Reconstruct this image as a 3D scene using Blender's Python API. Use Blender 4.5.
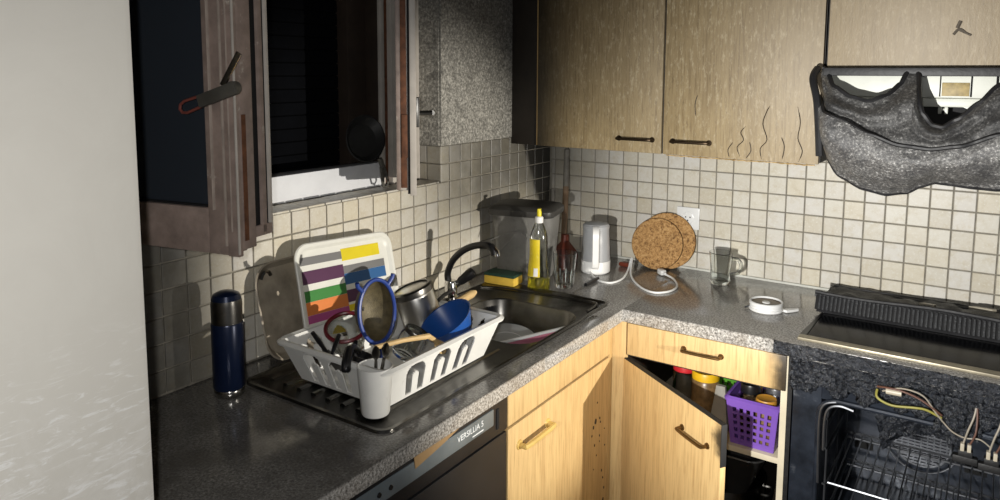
import bpy, bmesh, math, random
from mathutils import Vector, Matrix, noise
random.seed(7)
for o in list(bpy.data.objects): bpy.data.objects.remove(o)
SC = bpy.context.scene
COL = SC.collection
PI = math.pi

# ------------------------------------------------------------------ camera
yaw, pit, rol = -0.596, 0.109, 0.004
fw = Vector((math.sin(yaw)*math.cos(pit), math.cos(yaw)*math.cos(pit), -math.sin(pit)))
rt = Vector((math.cos(yaw), -math.sin(yaw), 0)); up = rt.cross(fw)
rt, up = rt*math.cos(rol)+up*math.sin(rol), -rt*math.sin(rol)+up*math.cos(rol)
cd = bpy.data.cameras.new('camera'); cam = bpy.data.objects.new('camera', cd); COL.objects.link(cam)
M = Matrix((rt, up, -fw)).transposed().to_4x4(); M.translation = (1.6138, -2.7830, 1.6725)
cam.matrix_world = M
cd.sensor_width = 36; cd.lens = 26.38; cd.shift_y = -0.0969; cd.clip_start = .02
SC.camera = cam

# ------------------------------------------------------------------ light
W = bpy.data.worlds.new('world'); SC.world = W; W.use_nodes = True
bg = W.node_tree.nodes['Background']; bg.inputs[0].default_value = (.80, .86, 1, 1); bg.inputs[1].default_value = .075
def lamp(name, loc, aim, power, angle, blend, size, col):
    d = bpy.data.lights.new(name, 'SPOT'); d.energy = power; d.spot_size = math.radians(angle); d.spot_blend = blend
    d.shadow_soft_size = size; d.color = col
    o = bpy.data.objects.new(name, d); COL.objects.link(o); o.location = loc
    o.rotation_euler = (Vector(aim)-Vector(loc)).to_track_quat('-Z', 'Y').to_euler()
    return o
lamp('work_light', (2.8, -1.21, 1.09), (0.0, -.93, 1.0), 265, 38, .6, .012, (1, .94, .84))
lamp('hand_torch', (1.14, -2.5, 1.30), (1.55, -.1, 1.02), 222, 78, .9, .012, (1, .98, .94))
lamp('fridge_fill', (1.58, -2.80, 1.69), (.75, -1.9, 1.15), 37, 120, 1, .01, (1, .98, .95))  # added fill beside the camera, there to brighten the fridge
VS = SC.view_settings
VS.view_transform = 'Standard'; VS.look = 'None'; VS.gamma = 1; VS.use_curve_mapping = False; VS.exposure = 0.0

# ------------------------------------------------------------------ materials
def srgb(r, g, b):
    f = lambda c: ((c/255+.055)/1.055)**2.4 if c > 10 else c/255/12.92
    return (f(r), f(g), f(b), 1)
class NT:
    def __init__(s, name):
        s.m = bpy.data.materials.new(name); s.m.use_nodes = True
        s.t = s.m.node_tree; s.p = s.t.nodes['Principled BSDF']
    def n(s, typ, **kw):
        x = s.t.nodes.new(typ)
        for k, v in kw.items():
            if k in x.inputs.keys() if isinstance(k, str) else False: x.inputs[k].default_value = v
            else: setattr(x, k, v)
        return x
    def l(s, a, b): s.t.links.new(a, b)
    def coord(s, which='Object', scale=(1, 1, 1)):
        c = s.n('ShaderNodeTexCoord'); m = s.n('ShaderNodeMapping'); m.inputs['Scale'].default_value = scale
        s.l(c.outputs[which], m.inputs['Vector']); return m.outputs['Vector']
    def noise(s, vec, scale, detail=4, rough=.6, dist=0):
        x = s.n('ShaderNodeTexNoise'); x.inputs['Scale'].default_value = scale; x.inputs['Detail'].default_value = detail
        x.inputs['Roughness'].default_value = rough; x.inputs['Distortion'].default_value = dist
        s.l(vec, x.inputs['Vector']); return x.outputs['Fac']
    def ramp(s, fac, stops):
        x = s.n('ShaderNodeValToRGB'); e = x.color_ramp.elements
        while len(e) < len(stops): e.new(.5)
        for i, (p, c) in enumerate(stops): e[i].position = p; e[i].color = c
        s.l(fac, x.inputs['Fac']); return x.outputs['Color']
    def mix(s, fac, a, b, mode='MIX'):
        x = s.n('ShaderNodeMix', data_type='RGBA', blend_type=mode)
        for sock, v in ((x.inputs[0], fac), (x.inputs[6], a), (x.inputs[7], b)):
            if isinstance(v, (int, float, tuple)): sock.default_value = v
            else: s.l(v, sock)
        return x.outputs[2]
    def math(s, op, a, b=0.0, clamp=False):
        x = s.n('ShaderNodeMath', operation=op); x.use_clamp = clamp
        for sock, v in zip(x.inputs, (a, b)):
            if isinstance(v, (int, float)): sock.default_value = v
            else: s.l(v, sock)
        return x.outputs[0]
    def bump(s, h, strength, dist=.002):
        x = s.n('ShaderNodeBump'); x.inputs['Strength'].default_value = strength; x.inputs['Distance'].default_value = dist
        s.l(h, x.inputs['Height']); s.l(x.outputs[0], s.p.inputs['Normal'])
    def maprange(s, v, a, b, c=0, d=1):
        x = s.n('ShaderNodeMapRange'); x.interpolation_type = 'SMOOTHSTEP'
        for i, q in enumerate((a, b, c, d)): x.inputs[i+1].default_value = q
        s.l(v, x.inputs[0]); return x.outputs[0]
    def base(s, c):
        if isinstance(c, tuple): s.p.inputs['Base Color'].default_value = c
        else: s.l(c, s.p.inputs['Base Color'])
    def set(s, **kw):
        for k, v in kw.items(): s.p.inputs[k.replace('_', ' ')].default_value = v
MATS = {}
def simple(name, col, rough=.5, metal=0, var=.15, scale=12, bump=0, bscale=80, dirt_glare=None, **kw):
    t = NT(name); v = t.coord(); f = t.noise(v, scale, 5)
    d = tuple(c*(1-var) for c in col[:3])+(1,); h = tuple(min(1, c*(1+var)) for c in col[:3])+(1,)
    c = t.ramp(f, [(.3, d), (.7, h)])
    if dirt_glare:
        g = t.noise(v, dirt_glare[1], 6, .7); c = t.mix(t.maprange(g, dirt_glare[2], dirt_glare[3]), c, dirt_glare[0])
    t.base(c); t.set(Roughness=rough, Metallic=metal, **kw)
    if bump: t.bump(t.noise(v, bscale, 4), bump)
    MATS[name] = t.m; return t
def world_pos(t):
    g = t.n('ShaderNodeNewGeometry'); s = t.n('ShaderNodeSeparateXYZ'); t.l(g.outputs['Position'], s.inputs[0])
    return g.outputs['Position'], s.outputs
def tile_mat(name, soot_shade):
    t = NT(name); oi = t.n('ShaderNodeObjectInfo'); v = t.coord()
    add = t.n('ShaderNodeVectorMath', operation='ADD'); t.l(v, add.inputs[0])
    cmb = t.n('ShaderNodeCombineXYZ'); r = t.math('MULTIPLY', oi.outputs['Random'], 50)
    for i in range(3): t.l(r, cmb.inputs[i])
    t.l(cmb.outputs[0], add.inputs[1]); v = add.outputs[0]
    base = t.ramp(oi.outputs['Random'], [(0, srgb(203, 197, 182)), (.25, srgb(213, 209, 197)), (.5, srgb(208, 200, 180)), (.75, srgb(212, 209, 202)), (1, srgb(199, 191, 172))])
    c = t.mix(t.maprange(t.noise(v, 30, 6, .7), .42, .8, 0, .7), base, srgb(188, 176, 148))
    c = t.mix(t.maprange(t.noise(v, 140, 4, .7), .5, .8), c, srgb(222, 220, 210))
    pos, xyz = world_pos(t); big = t.noise(pos, 9, 5, .65)
    if soot_shade == 'left':
        up_ = t.maprange(xyz[2], .98, 1.27); rt_ = t.maprange(xyz[1], -1.15, -.55)
        s = t.math('MULTIPLY', up_, rt_); s = t.math('MULTIPLY', s, t.maprange(big, .1, .6, .7, 1))
        far = t.math('MULTIPLY', t.maprange(xyz[1], -1.52, -1.82), t.maprange(big, .1, .8, .85, 1.05)); s = t.math('MAXIMUM', s, far)  # tiles towards the fridge painted darker, as if less light reached them
        # ragged shadow in the corner under the wall cabinet, painted into the tiles
        st = t.n('ShaderNodeMapping'); st.inputs['Scale'].default_value = (20, 30, 3); t.l(pos, st.inputs[0])
        nz = t.math('SUBTRACT', t.noise(st.outputs[0], 1, 3), .5)
        e1 = t.math('ADD', t.math('ADD', xyz[1], t.math('MULTIPLY', xyz[2], .465)), t.math('MULTIPLY', nz, .07))
        e2 = t.math('ADD', xyz[2], t.math('MULTIPLY', nz, .12))
        cs = t.math('MULTIPLY', t.maprange(e1, .400, .432), t.maprange(e2, 1.085, 1.115))
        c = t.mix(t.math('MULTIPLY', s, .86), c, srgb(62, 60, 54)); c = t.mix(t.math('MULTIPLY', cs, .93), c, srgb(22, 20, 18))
    else:
        s = t.math('MULTIPLY', t.maprange(xyz[0], .42, .0), t.maprange(xyz[2], .98, 1.3)); c = t.mix(t.math('MULTIPLY', s, .62), c, srgb(60, 57, 50))  # darker towards the corner and upwards
    t.base(c); t.set(Roughness=.42)
    t.bump(t.noise(v, 55, 5), .22, .002); MATS[name] = t.m
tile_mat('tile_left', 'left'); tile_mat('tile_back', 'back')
simple('grout', srgb(134, 129, 118), .9, var=.25, scale=40, bump=.4)
simple('caulk', srgb(205, 205, 196), .6)
def plaster():
    t = NT('plaster'); pos, xyz = world_pos(t)
    n1 = t.noise(pos, 120, 5, .7); n2 = t.noise(pos, 14, 4)
    c = t.ramp(n1, [(.33, srgb(84, 83, 79)), (.53, srgb(150, 148, 141)), (.72, srgb(222, 219, 210))])
    c = t.mix(t.maprange(n2, .5, .8, 0, .7), c, srgb(60, 59, 56)); c = t.mix(t.maprange(xyz[2], 1.6, 2.0, 0, .45), c, srgb(44, 43, 42)); t.base(c); t.set(Roughness=.75); t.bump(n1, .9, .004); MATS['plaster'] = t.m
plaster()
simple('wall_paint', srgb(92, 88, 82), .85, var=.3, bump=.3); simple('ceiling_paint', srgb(70, 66, 62), .9); 
simple('floor_tile', srgb(104, 98, 90), .5, var=.2)
def oak(name, light, dark, soot_shade=0, rough=.45, bub=0):
    t = NT(name); oi = t.n('ShaderNodeObjectInfo'); pos, xyz = world_pos(t)
    off = t.n('ShaderNodeVectorMath', operation='ADD'); cmb = t.n('ShaderNodeCombineXYZ'); t.l(oi.outputs['Random'], cmb.inputs[0]); t.l(oi.outputs['Random'], cmb.inputs[1])
    t.l(pos, off.inputs[0]); t.l(cmb.outputs[0], off.inputs[1])
    mp = t.n('ShaderNodeMapping'); mp.inputs['Scale'].default_value = (1, 1, .055); t.l(off.outputs[0], mp.inputs[0])
    g1 = t.noise(mp.outputs[0], 150, 5, .65, .2); g2 = t.noise(mp.outputs[0], 28, 4, .6, .6)
    c = t.ramp(g1, [(.3, dark), (.5, light), (.75, tuple(min(1, x*1.12) for x in light[:3])+(1,))])
    c = t.mix(t.maprange(g2, .42, .72, 0, .45), c, dark)
    if soot_shade == 2:      # scorch marks next to the oven: drawer's right end and the door's free corner
        n = t.math('MULTIPLY', t.math('SUBTRACT', t.noise(pos, 22, 5, .65), .5), .05)
        a = t.maprange(t.math('ADD', xyz[0], n), 1.085, 1.15)
        ds = t.n('ShaderNodeVectorMath', operation='DISTANCE'); t.l(pos, ds.inputs[0]); ds.inputs[1].default_value = (1.085, -.90, .69)
        b = t.maprange(t.math('ADD', ds.outputs['Value'], n), .075, .035)
        c = t.mix(t.math('MULTIPLY', t.math('MAXIMUM', t.math('MULTIPLY', a, t.maprange(xyz[1], -.66, -.62)), b), .95), c, srgb(26, 24, 22)); t.bump(g1, .12, .001)
    elif soot_shade:
        n = t.noise(pos, 5, 5, .6); sx = t.maprange(xyz[0], .34, .10); a = t.math('MULTIPLY', sx, t.maprange(n, .1, .7, .75, 1))  # spotlight falloff painted in: doors darken towards the left and the top
        c = t.mix(t.math('MULTIPLY', t.maprange(xyz[2], 1.42, 1.78), .28), c, srgb(96, 86, 72))
        sp = t.noise(off.outputs[0], 180, 3, .8); mp2 = t.n('ShaderNodeMapping'); mp2.inputs['Scale'].default_value = (1, 1, .3); t.l(pos, mp2.inputs[0])
        c = t.mix(t.maprange(t.noise(mp2.outputs[0], 110, 3, .75), .5, .72, 0, .55), c, srgb(204, 190, 160))
        c = t.mix(t.maprange(t.noise(mp2.outputs[0], 90, 3, .75, .4), .55, .75, 0, .5), c, srgb(96, 82, 62))
        rg = t.maprange(xyz[0], .7, 1.3, 0, .55); c = t.mix(rg, c, srgb(162, 148, 126))
        c = t.mix(t.math('MULTIPLY', a, .96), c, srgb(24, 20, 15))
        t.bump(t.noise(mp2.outputs[0], 130, 3, .8), .35, .002)
    else: t.bump(g1, .12, .001)
    t.base(c); t.set(Roughness=rough); MATS[name] = t.m
oak('oak_clean', srgb(206, 176, 124), srgb(176, 142, 94)); oak('oak_scorched', srgb(206, 176, 124), srgb(176, 142, 94), 2); oak('oak_sooty_shaded', srgb(168, 148, 110), srgb(132, 112, 78), 1, .5)
oak('oak_edge', srgb(190, 160, 108), srgb(160, 126, 78))
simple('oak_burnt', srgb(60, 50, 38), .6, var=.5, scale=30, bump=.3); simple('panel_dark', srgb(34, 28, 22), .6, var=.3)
simple('carcass', srgb(206, 196, 172), .6, var=.1); simple('carcass_burnt', srgb(20, 20, 21), .55, var=.5, scale=30, bump=.5)
def granite():
    t = NT('granite'); pos, xyz = world_pos(t)
    n1 = t.noise(pos, 170, 3, .7); n2 = t.noise(pos, 34, 7, .75, 2.0); n3 = t.noise(pos, 6, 4)
    c = t.ramp(n1, [(.32, srgb(78, 76, 74)), (.5, srgb(158, 155, 150)), (.68, srgb(216, 214, 209))])
    c = t.mix(t.maprange(n2, .5, .72, 0, .7), c, srgb(98, 92, 86)); c = t.mix(t.maprange(n3, .5, .7, 0, .4), c, srgb(120, 108, 92))
    top_shade = t.math('MULTIPLY', t.maprange(xyz[2], .894, .8995), t.math('MULTIPLY', t.maprange(n3, .25, .65, .6, .95), t.maprange(xyz[1], -.55, -1.45, .42, .92))); c = t.mix(top_shade, c, srgb(74, 72, 69))   # smudges and painted shade on the top only, deeper along the left run
    t.base(c); t.l(t.maprange(n2, .3, .7, .07, .24), t.p.inputs['Roughness']); t.set(Specular_IOR_Level=.6); MATS['granite'] = t.m
granite()
def char(name, lo, hi, rough=.35, sc=60, st=.9):
    t = NT(name); v = t.coord(); n = t.noise(v, sc, 6, .7, .5); n2 = t.noise(v, sc*4, 3)
    c = t.ramp(n, [(.35, lo), (.72, hi)]); t.base(c); t.l(t.maprange(n2, .3, .7, rough-.12, rough+.2), t.p.inputs['Roughness']); t.bump(n, st, .006); MATS[name] = t.m
char('char', srgb(8, 9, 11), srgb(58, 62, 70), .24, 120); char('char_fine', srgb(16, 17, 19), srgb(58, 60, 63), .45, 140, .4)
def melt(name, k):
    t = NT(name); v = t.coord(); n = t.noise(v, 150, 5, .8); n2 = t.noise(v, 11, 5, .6)
    c = t.ramp(n, [(.36, srgb(52*k, 52*k, 54*k)), (.56, srgb(112*k, 111*k, 109*k)), (.70, srgb(222*k, 221*k, 218*k))]); c = t.mix(t.maprange(n2, .42, .72, 0, .75), c, srgb(58*k, 58*k, 60*k))
    t.base(c); t.set(Roughness=.4); t.bump(n, .6, .003); MATS[name] = t.m
melt('melted_plastic', 1.16); melt('melted_dark', .85)
simple('melt_edge', srgb(34, 34, 36), .5, var=.4, bump=.4, bscale=60)
simple('pan_dark', srgb(46, 46, 45), .4, var=.3); simple('black_plastic', srgb(20, 20, 22), .35); simple('black_matte', srgb(14, 14, 16), .7, bump=.2); simple('dw_black', srgb(30, 30, 32), .38, var=.2)
simple('dw_strip', srgb(122, 132, 138), .35, .4); simple('cardboard', srgb(150, 122, 84), .7, var=.2); simple('lettering', srgb(226, 228, 228), .6)
simple('enamel_dark', srgb(40, 45, 54), .28, .3, var=.45, scale=18, bump=.25, bscale=40, dirt_glare=(srgb(112, 116, 122), 9, .58, .72)); simple('hob_glass', srgb(7, 8, 11), .16, var=.3, scale=30, Specular_IOR_Level=.16)
simple('pan_steel', srgb(214, 212, 208), .30, 1, var=.06); simple('steel', srgb(176, 174, 170), .22, 1, var=.12, scale=25); simple('steel_dull', srgb(120, 118, 114), .32, 1, var=.25, scale=30); simple('sink_steel', srgb(118, 116, 112), .27, 1, var=.3, scale=14)
simple('chrome', srgb(215, 215, 215), .08, 1, var=.03); simple('wire_steel', srgb(120, 122, 126), .35, .9, var=.3); simple('trim_metal', srgb(158, 150, 130), .4, .6, var=.25, scale=25)
simple('brass_dull', srgb(112, 86, 50), .35, .8, var=.2); simple('bronze_dark', srgb(58, 46, 32), .4, .8); simple('cream_handle', srgb(206, 176, 104), .4)
simple('white_plastic', srgb(226, 226, 222), .35, var=.06, dirt_glare=(srgb(150, 140, 124), 30, .62, .8)); simple('white_clean', srgb(234, 234, 232), .3, var=.04); simple('grey_plastic', srgb(168, 170, 172), .35, var=.08)
simple('window_white', srgb(226, 228, 232), .4, var=.06); simple('sash_paint', srgb(142, 126, 118), .5, var=.25, scale=25, dirt_glare=(srgb(190, 182, 170), 20, .6, .72)); simple('sash_light', srgb(186, 180, 172), .45, var=.15)
simple('sash_mid', srgb(166, 154, 144), .5, var=.3, scale=15); simple('sash_rust', srgb(104, 66, 44), .7, .2, var=.4, scale=50); simple('dark_strip', srgb(10, 10, 12), .8); simple('shutter', srgb(5, 6, 9), .95, var=.3, Specular_IOR_Level=.1); simple('brown_post', srgb(48, 38, 30), .7, var=.3)
simple('handle_red', srgb(122, 66, 58), .5); simple('handle_grey', srgb(92, 90, 84), .5, .3, var=.25)
def fridge_mat():
    t = NT('fridge_white'); pos, xyz = world_pos(t)
    n = t.noise(pos, 9, 6, .7, 1.5); mp = t.n('ShaderNodeMapping'); mp.inputs['Scale'].default_value = (1, 6, 26); mp.inputs['Rotation'].default_value = (.5, 0, 0); t.l(pos, mp.inputs[0]); n2 = t.noise(mp.outputs[0], 4, 5, .7, .8)
    dirt_glare = t.math('MULTIPLY', t.maprange(n, .42, .62), t.maprange(xyz[2], 1.36, 1.12)); smear = t.math('MULTIPLY', t.maprange(n2, .52, .68), t.maprange(xyz[2], 1.38, 1.2))  # first mask paints the brighter light of the lower front as pale patches
    c = t.mix(t.math('MULTIPLY', t.maprange(n, .3, .7), .3), srgb(224, 221, 212), srgb(212, 208, 199)); c = t.mix(t.math('MULTIPLY', dirt_glare, .5), c, srgb(242, 240, 234)); c = t.mix(t.math('MULTIPLY', smear, .75), c, srgb(254, 254, 252))
    t.base(c); t.set(Roughness=.45); MATS['fridge_white'] = t.m
fridge_mat()
def glassy(name, col, rough=.03, trans=1, ior=1.45, alpha=1):
    t = NT(name); t.base(t.ramp(t.noise(t.coord(), 8), [(.3, col), (.7, tuple(min(1, x*1.03) for x in col[:3])+(1,))])); t.set(Roughness=rough, IOR=ior, Alpha=alpha); t.p.inputs['Transmission Weight'].default_value = trans; MATS[name] = t.m
glassy('glass', (.93, .95, .94, 1)); glassy('bottle_clear', (.90, .92, .88, 1), .08); glassy('soap_liquid', (.80, .72, .06, 1), .05, .85, 1.33); glassy('dark_glass', (.030, .037, .048, 1), .22, .12)  # last one is window glass with its dark reflection put into the colour
simple('label_yellow', srgb(224, 200, 40), .4, dirt_glare=(srgb(240, 228, 120), 40, .55, .7)); simple('cap_yellow', srgb(222, 206, 30), .4)
simple('blue_plastic', srgb(34, 84, 160), .35, var=.1); simple('blue_rim', srgb(40, 66, 140), .4); simple('mesh_beige', srgb(96, 87, 64), .55, .2, var=.3, scale=60, bump=.5, bscale=300)
simple('thermos_blue', srgb(22, 34, 62), .28, .3); simple('red_plastic', srgb(104, 22, 34), .35); simple('wood_spoon', srgb(204, 174, 122), .6, var=.15, scale=30); simple('purple', srgb(120, 84, 176), .4, var=.08)
simple('green_plastic', srgb(84, 150, 44), .4); simple('yellow_lid', srgb(226, 180, 30), .4); simple('red_lid', srgb(200, 40, 48), .4); simple('orange_lid', srgb(190, 138, 52), .45); simple('jar_brown', srgb(120, 96, 64), .3, var=.4, scale=60); simple('foil', srgb(186, 188, 192), .3, .9, bump=.8, bscale=50); simple('bag_grey', srgb(150, 148, 140), .4, bump=.8, bscale=30)
simple('sponge_yellow', srgb(216, 180, 70), .9, bump=.8, bscale=200); simple('sponge_green', srgb(28, 62, 48), .95, bump=.8, bscale=250)
simple('bin_grey', srgb(118, 117, 114), .35, var=.25, scale=10, bump=.5, bscale=16, dirt_glare=(srgb(60, 59, 56), 8, .5, .68)); simple('bin_lid', srgb(54, 53, 51), .45, var=.35, bump=.3)
simple('stick_wood', srgb(128, 106, 84), .7, var=.25, scale=20); simple('stick_grey', srgb(120, 116, 108), .6, var=.25, scale=30); simple('plunger_red', srgb(116, 52, 34), .5, var=.2)
def cork():
    t = NT('cork'); v = t.coord(); n = t.noise(v, 95, 4, .75, .6); n2 = t.noise(v, 9, 4)
    c = t.ramp(n, [(.34, srgb(92, 62, 34)), (.5, srgb(180, 136, 82)), (.72, srgb(214, 176, 122))]); c = t.mix(t.maprange(n2, .48, .75, 0, .6), c, srgb(118, 86, 50)); t.base(c); t.set(Roughness=.85); t.bump(n, .5, .002); MATS['cork'] = t.m
cork()
simple('cork_rim', srgb(84, 62, 38), .85, var=.35, scale=60); simple('tray_grey', srgb(158, 148, 132), .4, .1, var=.35, scale=14, bump=.2); simple('board_white', srgb(228, 228, 220), .4, var=.05)
for n, c in (('st_grey', (120, 120, 120)), ('st_yellow', (226, 206, 30)), ('st_purple', (84, 44, 78)), ('st_green', (60, 130, 60)), ('st_blue', (44, 96, 150)), ('st_orange', (222, 130, 66)), ('st_pink', (178, 80, 140))): simple(n, srgb(*c), .5, var=.06)
simple('plate_glass', srgb(196, 198, 196), .2, var=.12, scale=9); simple('pink', srgb(196, 120, 140), .4); simple('lamp_white', srgb(222, 224, 214), .4, var=.08); simple('lamp_lens', srgb(168, 148, 96), .5, var=.3, scale=60)
simple('wire_yellow', srgb(140, 134, 62), .5); simple('wire_brown', srgb(92, 62, 50), .5); simple('wire_white', srgb(146, 138, 124), .5); simple('ceramic', srgb(176, 168, 150), .4); simple('cord_white', srgb(232, 232, 230), .4, var=.03); simple('hole_dark', srgb(12, 12, 12), .9); simple('scuff', srgb(92, 84, 74), .7); simple('lid_tan', srgb(120, 104, 82), .4, var=.3, scale=50)

# ------------------------------------------------------------------ mesh helpers
def frame(o, z, x=None):
    z = Vector(z).normalized(); x = Vector(x) if x is not None else (Vector((0, 0, 1)) if abs(z.z) < .9 else Vector((1, 0, 0)))
    x = (x-z*x.dot(z)).normalized(); y = z.cross(x); m = Matrix((x, y, z)).transposed().to_4x4(); m.translation = o; return m
def rrect(x0, x1, y0, y1, r, n=4):
    pts = []
    for cx, cy, a in ((x1-r, y1-r, 0), (x0+r, y1-r, 90), (x0+r, y0+r, 180), (x1-r, y0+r, 270)):
        for i in range(n+1):
            t = math.radians(a+90*i/n); pts.append((cx+r*math.cos(t), cy+r*math.sin(t)))
    return pts
class MB:
    def __init__(s): s.v = []; s.f = []
    def add(s, vs, fs, m=None):
        b = len(s.v); s.v += [tuple(m @ Vector(p)) if m else tuple(p) for p in vs]; s.f += [tuple(i+b for i in f) for f in fs]; return s
    def box(s, x0, x1, y0, y1, z0, z1, bev=0, m=None):
        if x0 > x1: x0, x1 = x1, x0
        if y0 > y1: y0, y1 = y1, y0
        if bev <= 0:
            v = [(x, y, z) for x in (x0, x1) for y in (y0, y1) for z in (z0, z1)]
            return s.add(v, [(0, 1, 3, 2), (4, 6, 7, 5), (0, 4, 5, 1), (2, 3, 7, 6), (0, 2, 6, 4), (1, 5, 7, 3)], m)
        bm = bmesh.new(); bmesh.ops.create_cube(bm, size=1)
        for q in bm.verts: q.co = Vector(((x0+x1)/2+q.co.x*(x1-x0), (y0+y1)/2+q.co.y*(y1-y0), (z0+z1)/2+q.co.z*(z1-z0)))
        bmesh.ops.bevel(bm, geom=list(bm.edges), offset=bev, segments=2, profile=.6, affect='EDGES')
        bm.verts.index_update(); s.add([q.co[:] for q in bm.verts], [tuple(q.index for q in f.verts) for f in bm.faces], m); bm.free(); return s
    def loft(s, loops, cap0=True, cap1=True, m=None):
        n = len(loops[0]); v = [p for L in loops for p in L]; f = []
        for i in range(len(loops)-1):
            for j in range(n):
                k = (j+1) % n; f.append((i*n+j, i*n+k, (i+1)*n+k, (i+1)*n+j))
        if cap0: f.append(tuple(reversed(range(n))))
        if cap1: f.append(tuple((len(loops)-1)*n+j for j in range(n)))
        return s.add(v, f, m)
    def lathe(s, prof, n=24, m=None, cap0=True, cap1=True):
        return s.loft([[(r*math.cos(2*PI*j/n), r*math.sin(2*PI*j/n), z) for j in range(n)] for r, z in prof], cap0, cap1, m)
    def cyl(s, a, b, r0, r1=None, n=12):
        a = Vector(a); b = Vector(b); r1 = r0 if r1 is None else r1
        return s.lathe([(r0, 0), (r1, (b-a).length)], n, frame(a, b-a))
    def tube(s, pts, r, n=8, closed=False):
        P = [Vector(p) for p in pts]; m = len(P); R = [r[min(len(r)-1, round(i*(len(r)-1)/(m-1)))] for i in range(m)] if isinstance(r, (list, tuple)) else [r]*m; loops = []; nrm = None
        for i, p in enumerate(P):
            a = P[i-1] if (i or closed) else p; b = P[(i+1) % m] if (i < m-1 or closed) else p
            t = (b-a).normalized()
            if nrm is None: nrm = t.orthogonal().normalized()
            nrm = (nrm-t*nrm.dot(t)).normalized(); q = t.cross(nrm)
            loops.append([tuple(p+(nrm*math.cos(2*PI*j/n)+q*math.sin(2*PI*j/n))*R[i]) for j in range(n)])
        if closed: loops.append(loops[0])
        return s.loft(loops, not closed, not closed)
    def slab(s, outline, z0, z1, m=None, bev=0):
        n = len(outline)
        if not bev: return s.loft([[(x, y, z0) for x, y in outline], [(x, y, z1) for x, y in outline]], m=m)
        cx = sum(p[0] for p in outline)/n; cy = sum(p[1] for p in outline)/n
        ins = []
        for x, y in outline:
            d = Vector((x-cx, y-cy)); L = d.length; d = d*(max(0, L-bev)/L); ins.append((cx+d.x, cy+d.y))
        b = bev if z1 > z0 else -bev
        return s.loft([[(x, y, z0) for x, y in ins], [(x, y, z0+b) for x, y in outline], [(x, y, z1-b) for x, y in outline], [(x, y, z1) for x, y in ins]], m=m)
    def grid(s, P, nu, nv, mask=None, thick=0.0):
        """surface P(u,v) on a grid with cells removed by mask, given thickness along its own normals"""
        pts = [[Vector(P(i/nu, j/nv)) for j in range(nv+1)] for i in range(nu+1)]
        keep = [[(mask is None or mask((i+.5)/nu, (j+.5)/nv)) for j in range(nv)] for i in range(nu)]
        nr = [[None]*(nv+1) for _ in range(nu+1)]
        for i in range(nu+1):
            for j in range(nv+1):
                a = pts[min(i+1, nu)][j]-pts[max(i-1, 0)][j]; b = pts[i][min(j+1, nv)]-pts[i][max(j-1, 0)]
                c = a.cross(b); nr[i][j] = c.normalized() if c.length > 1e-12 else Vector((0, 0, 1))
        idx = {}; v = []; f = []
        def vid(i, j, k):
            key = (i, j, k)
            if key not in idx: idx[key] = len(v); v.append(tuple(pts[i][j]+nr[i][j]*thick*(-.5 if k else .5)))
            return idx[key]
        for i in range(nu):
            for j in range(nv):
                if not keep[i][j]: continue
                f.append((vid(i, j, 0), vid(i+1, j, 0), vid(i+1, j+1, 0), vid(i, j+1, 0)))
                if thick:
                    f.append((vid(i, j, 1), vid(i, j+1, 1), vid(i+1, j+1, 1), vid(i+1, j, 1)))
                    for (ni, nj, a, b) in ((i-1, j, (i, j), (i, j+1)), (i+1, j, (i+1, j+1), (i+1, j)), (i, j-1, (i+1, j), (i, j)), (i, j+1, (i, j+1), (i+1, j+1))):
                        if not (0 <= ni < nu and 0 <= nj < nv and keep[ni][nj]): f.append((vid(*a, 0), vid(*b, 0), vid(*b, 1), vid(*a, 1))[::-1])
        return s.add(v, f)
    def mesh(s, name, mat, smooth=True, angle=.6):
        me = bpy.data.meshes.new(name); me.from_pydata(s.v, [], s.f); me.validate(); me.update()
        bm = bmesh.new(); bm.from_mesh(me); bmesh.ops.recalc_face_normals(bm, faces=bm.faces); bm.to_mesh(me); bm.free()
        if smooth:
            me.polygons.foreach_set('use_smooth', [True]*len(me.polygons)); me.set_sharp_from_angle(angle=angle)
        me.materials.append(MATS[mat]); return me
    def build(s, name, mat, parent=None, world=True, **kw):
        if parent and world:
            r = parent
            while r.parent: r = r.parent
            mi = r.matrix_basis.inverted(); s.v = [tuple(mi @ Vector(p)) for p in s.v]
        o = bpy.data.objects.new(name, s.mesh(name, mat, **kw)); COL.objects.link(o); o.parent = parent; return o
def tag(o, label=None, cat=None, group=None, kind=None):
    if label: o['label'] = label
    if cat: o['category'] = cat
    if group: o['group'] = group
    if kind: o['kind'] = kind
    return o
def thing(name, label, cat, loc=(0, 0, 0), rotz=0, group=None, kind=None):
    o = bpy.data.objects.new(name, None); COL.objects.link(o); o.location = loc; o.rotation_euler = (0, 0, rotz); o.empty_display_size = .05
    o.matrix_basis = Matrix.Translation(loc) @ Matrix.Rotation(rotz, 4, 'Z')
    return tag(o, label, cat, group, kind)
def leaning(a_, b_, c_):   # origin, x to b, y towards c
    a_ = Vector(a_); x = (Vector(b_)-a_).normalized(); y = Vector(c_)-a_; y = (y-x*y.dot(x)).normalized(); z = x.cross(y); M_ = Matrix((x, y, z)).transposed().to_4x4(); M_.translation = a_; return M_
def ell(c, ax, ay, n=32, a0=0, a1=2*PI):
    c = Vector(c); ax = Vector(ax); ay = Vector(ay); return [tuple(c+ax*math.cos(a0+(a1-a0)*i/n)+ay*math.sin(a0+(a1-a0)*i/n)) for i in range(n)]
def smooth_path(pts, n=8):
    P = [Vector(p) for p in pts]; out = []
    for i in range(len(P)-1):
        a = P[max(i-1, 0)]; b = P[i]; c = P[i+1]; d = P[min(i+2, len(P)-1)]
        for k in range(n):
            t = k/n; out.append(.5*((2*b)+(c-a)*t+(2*a-5*b+4*c-d)*t*t+(3*b-a-3*c+d)*t**3))
    return out+[P[-1]]
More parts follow.
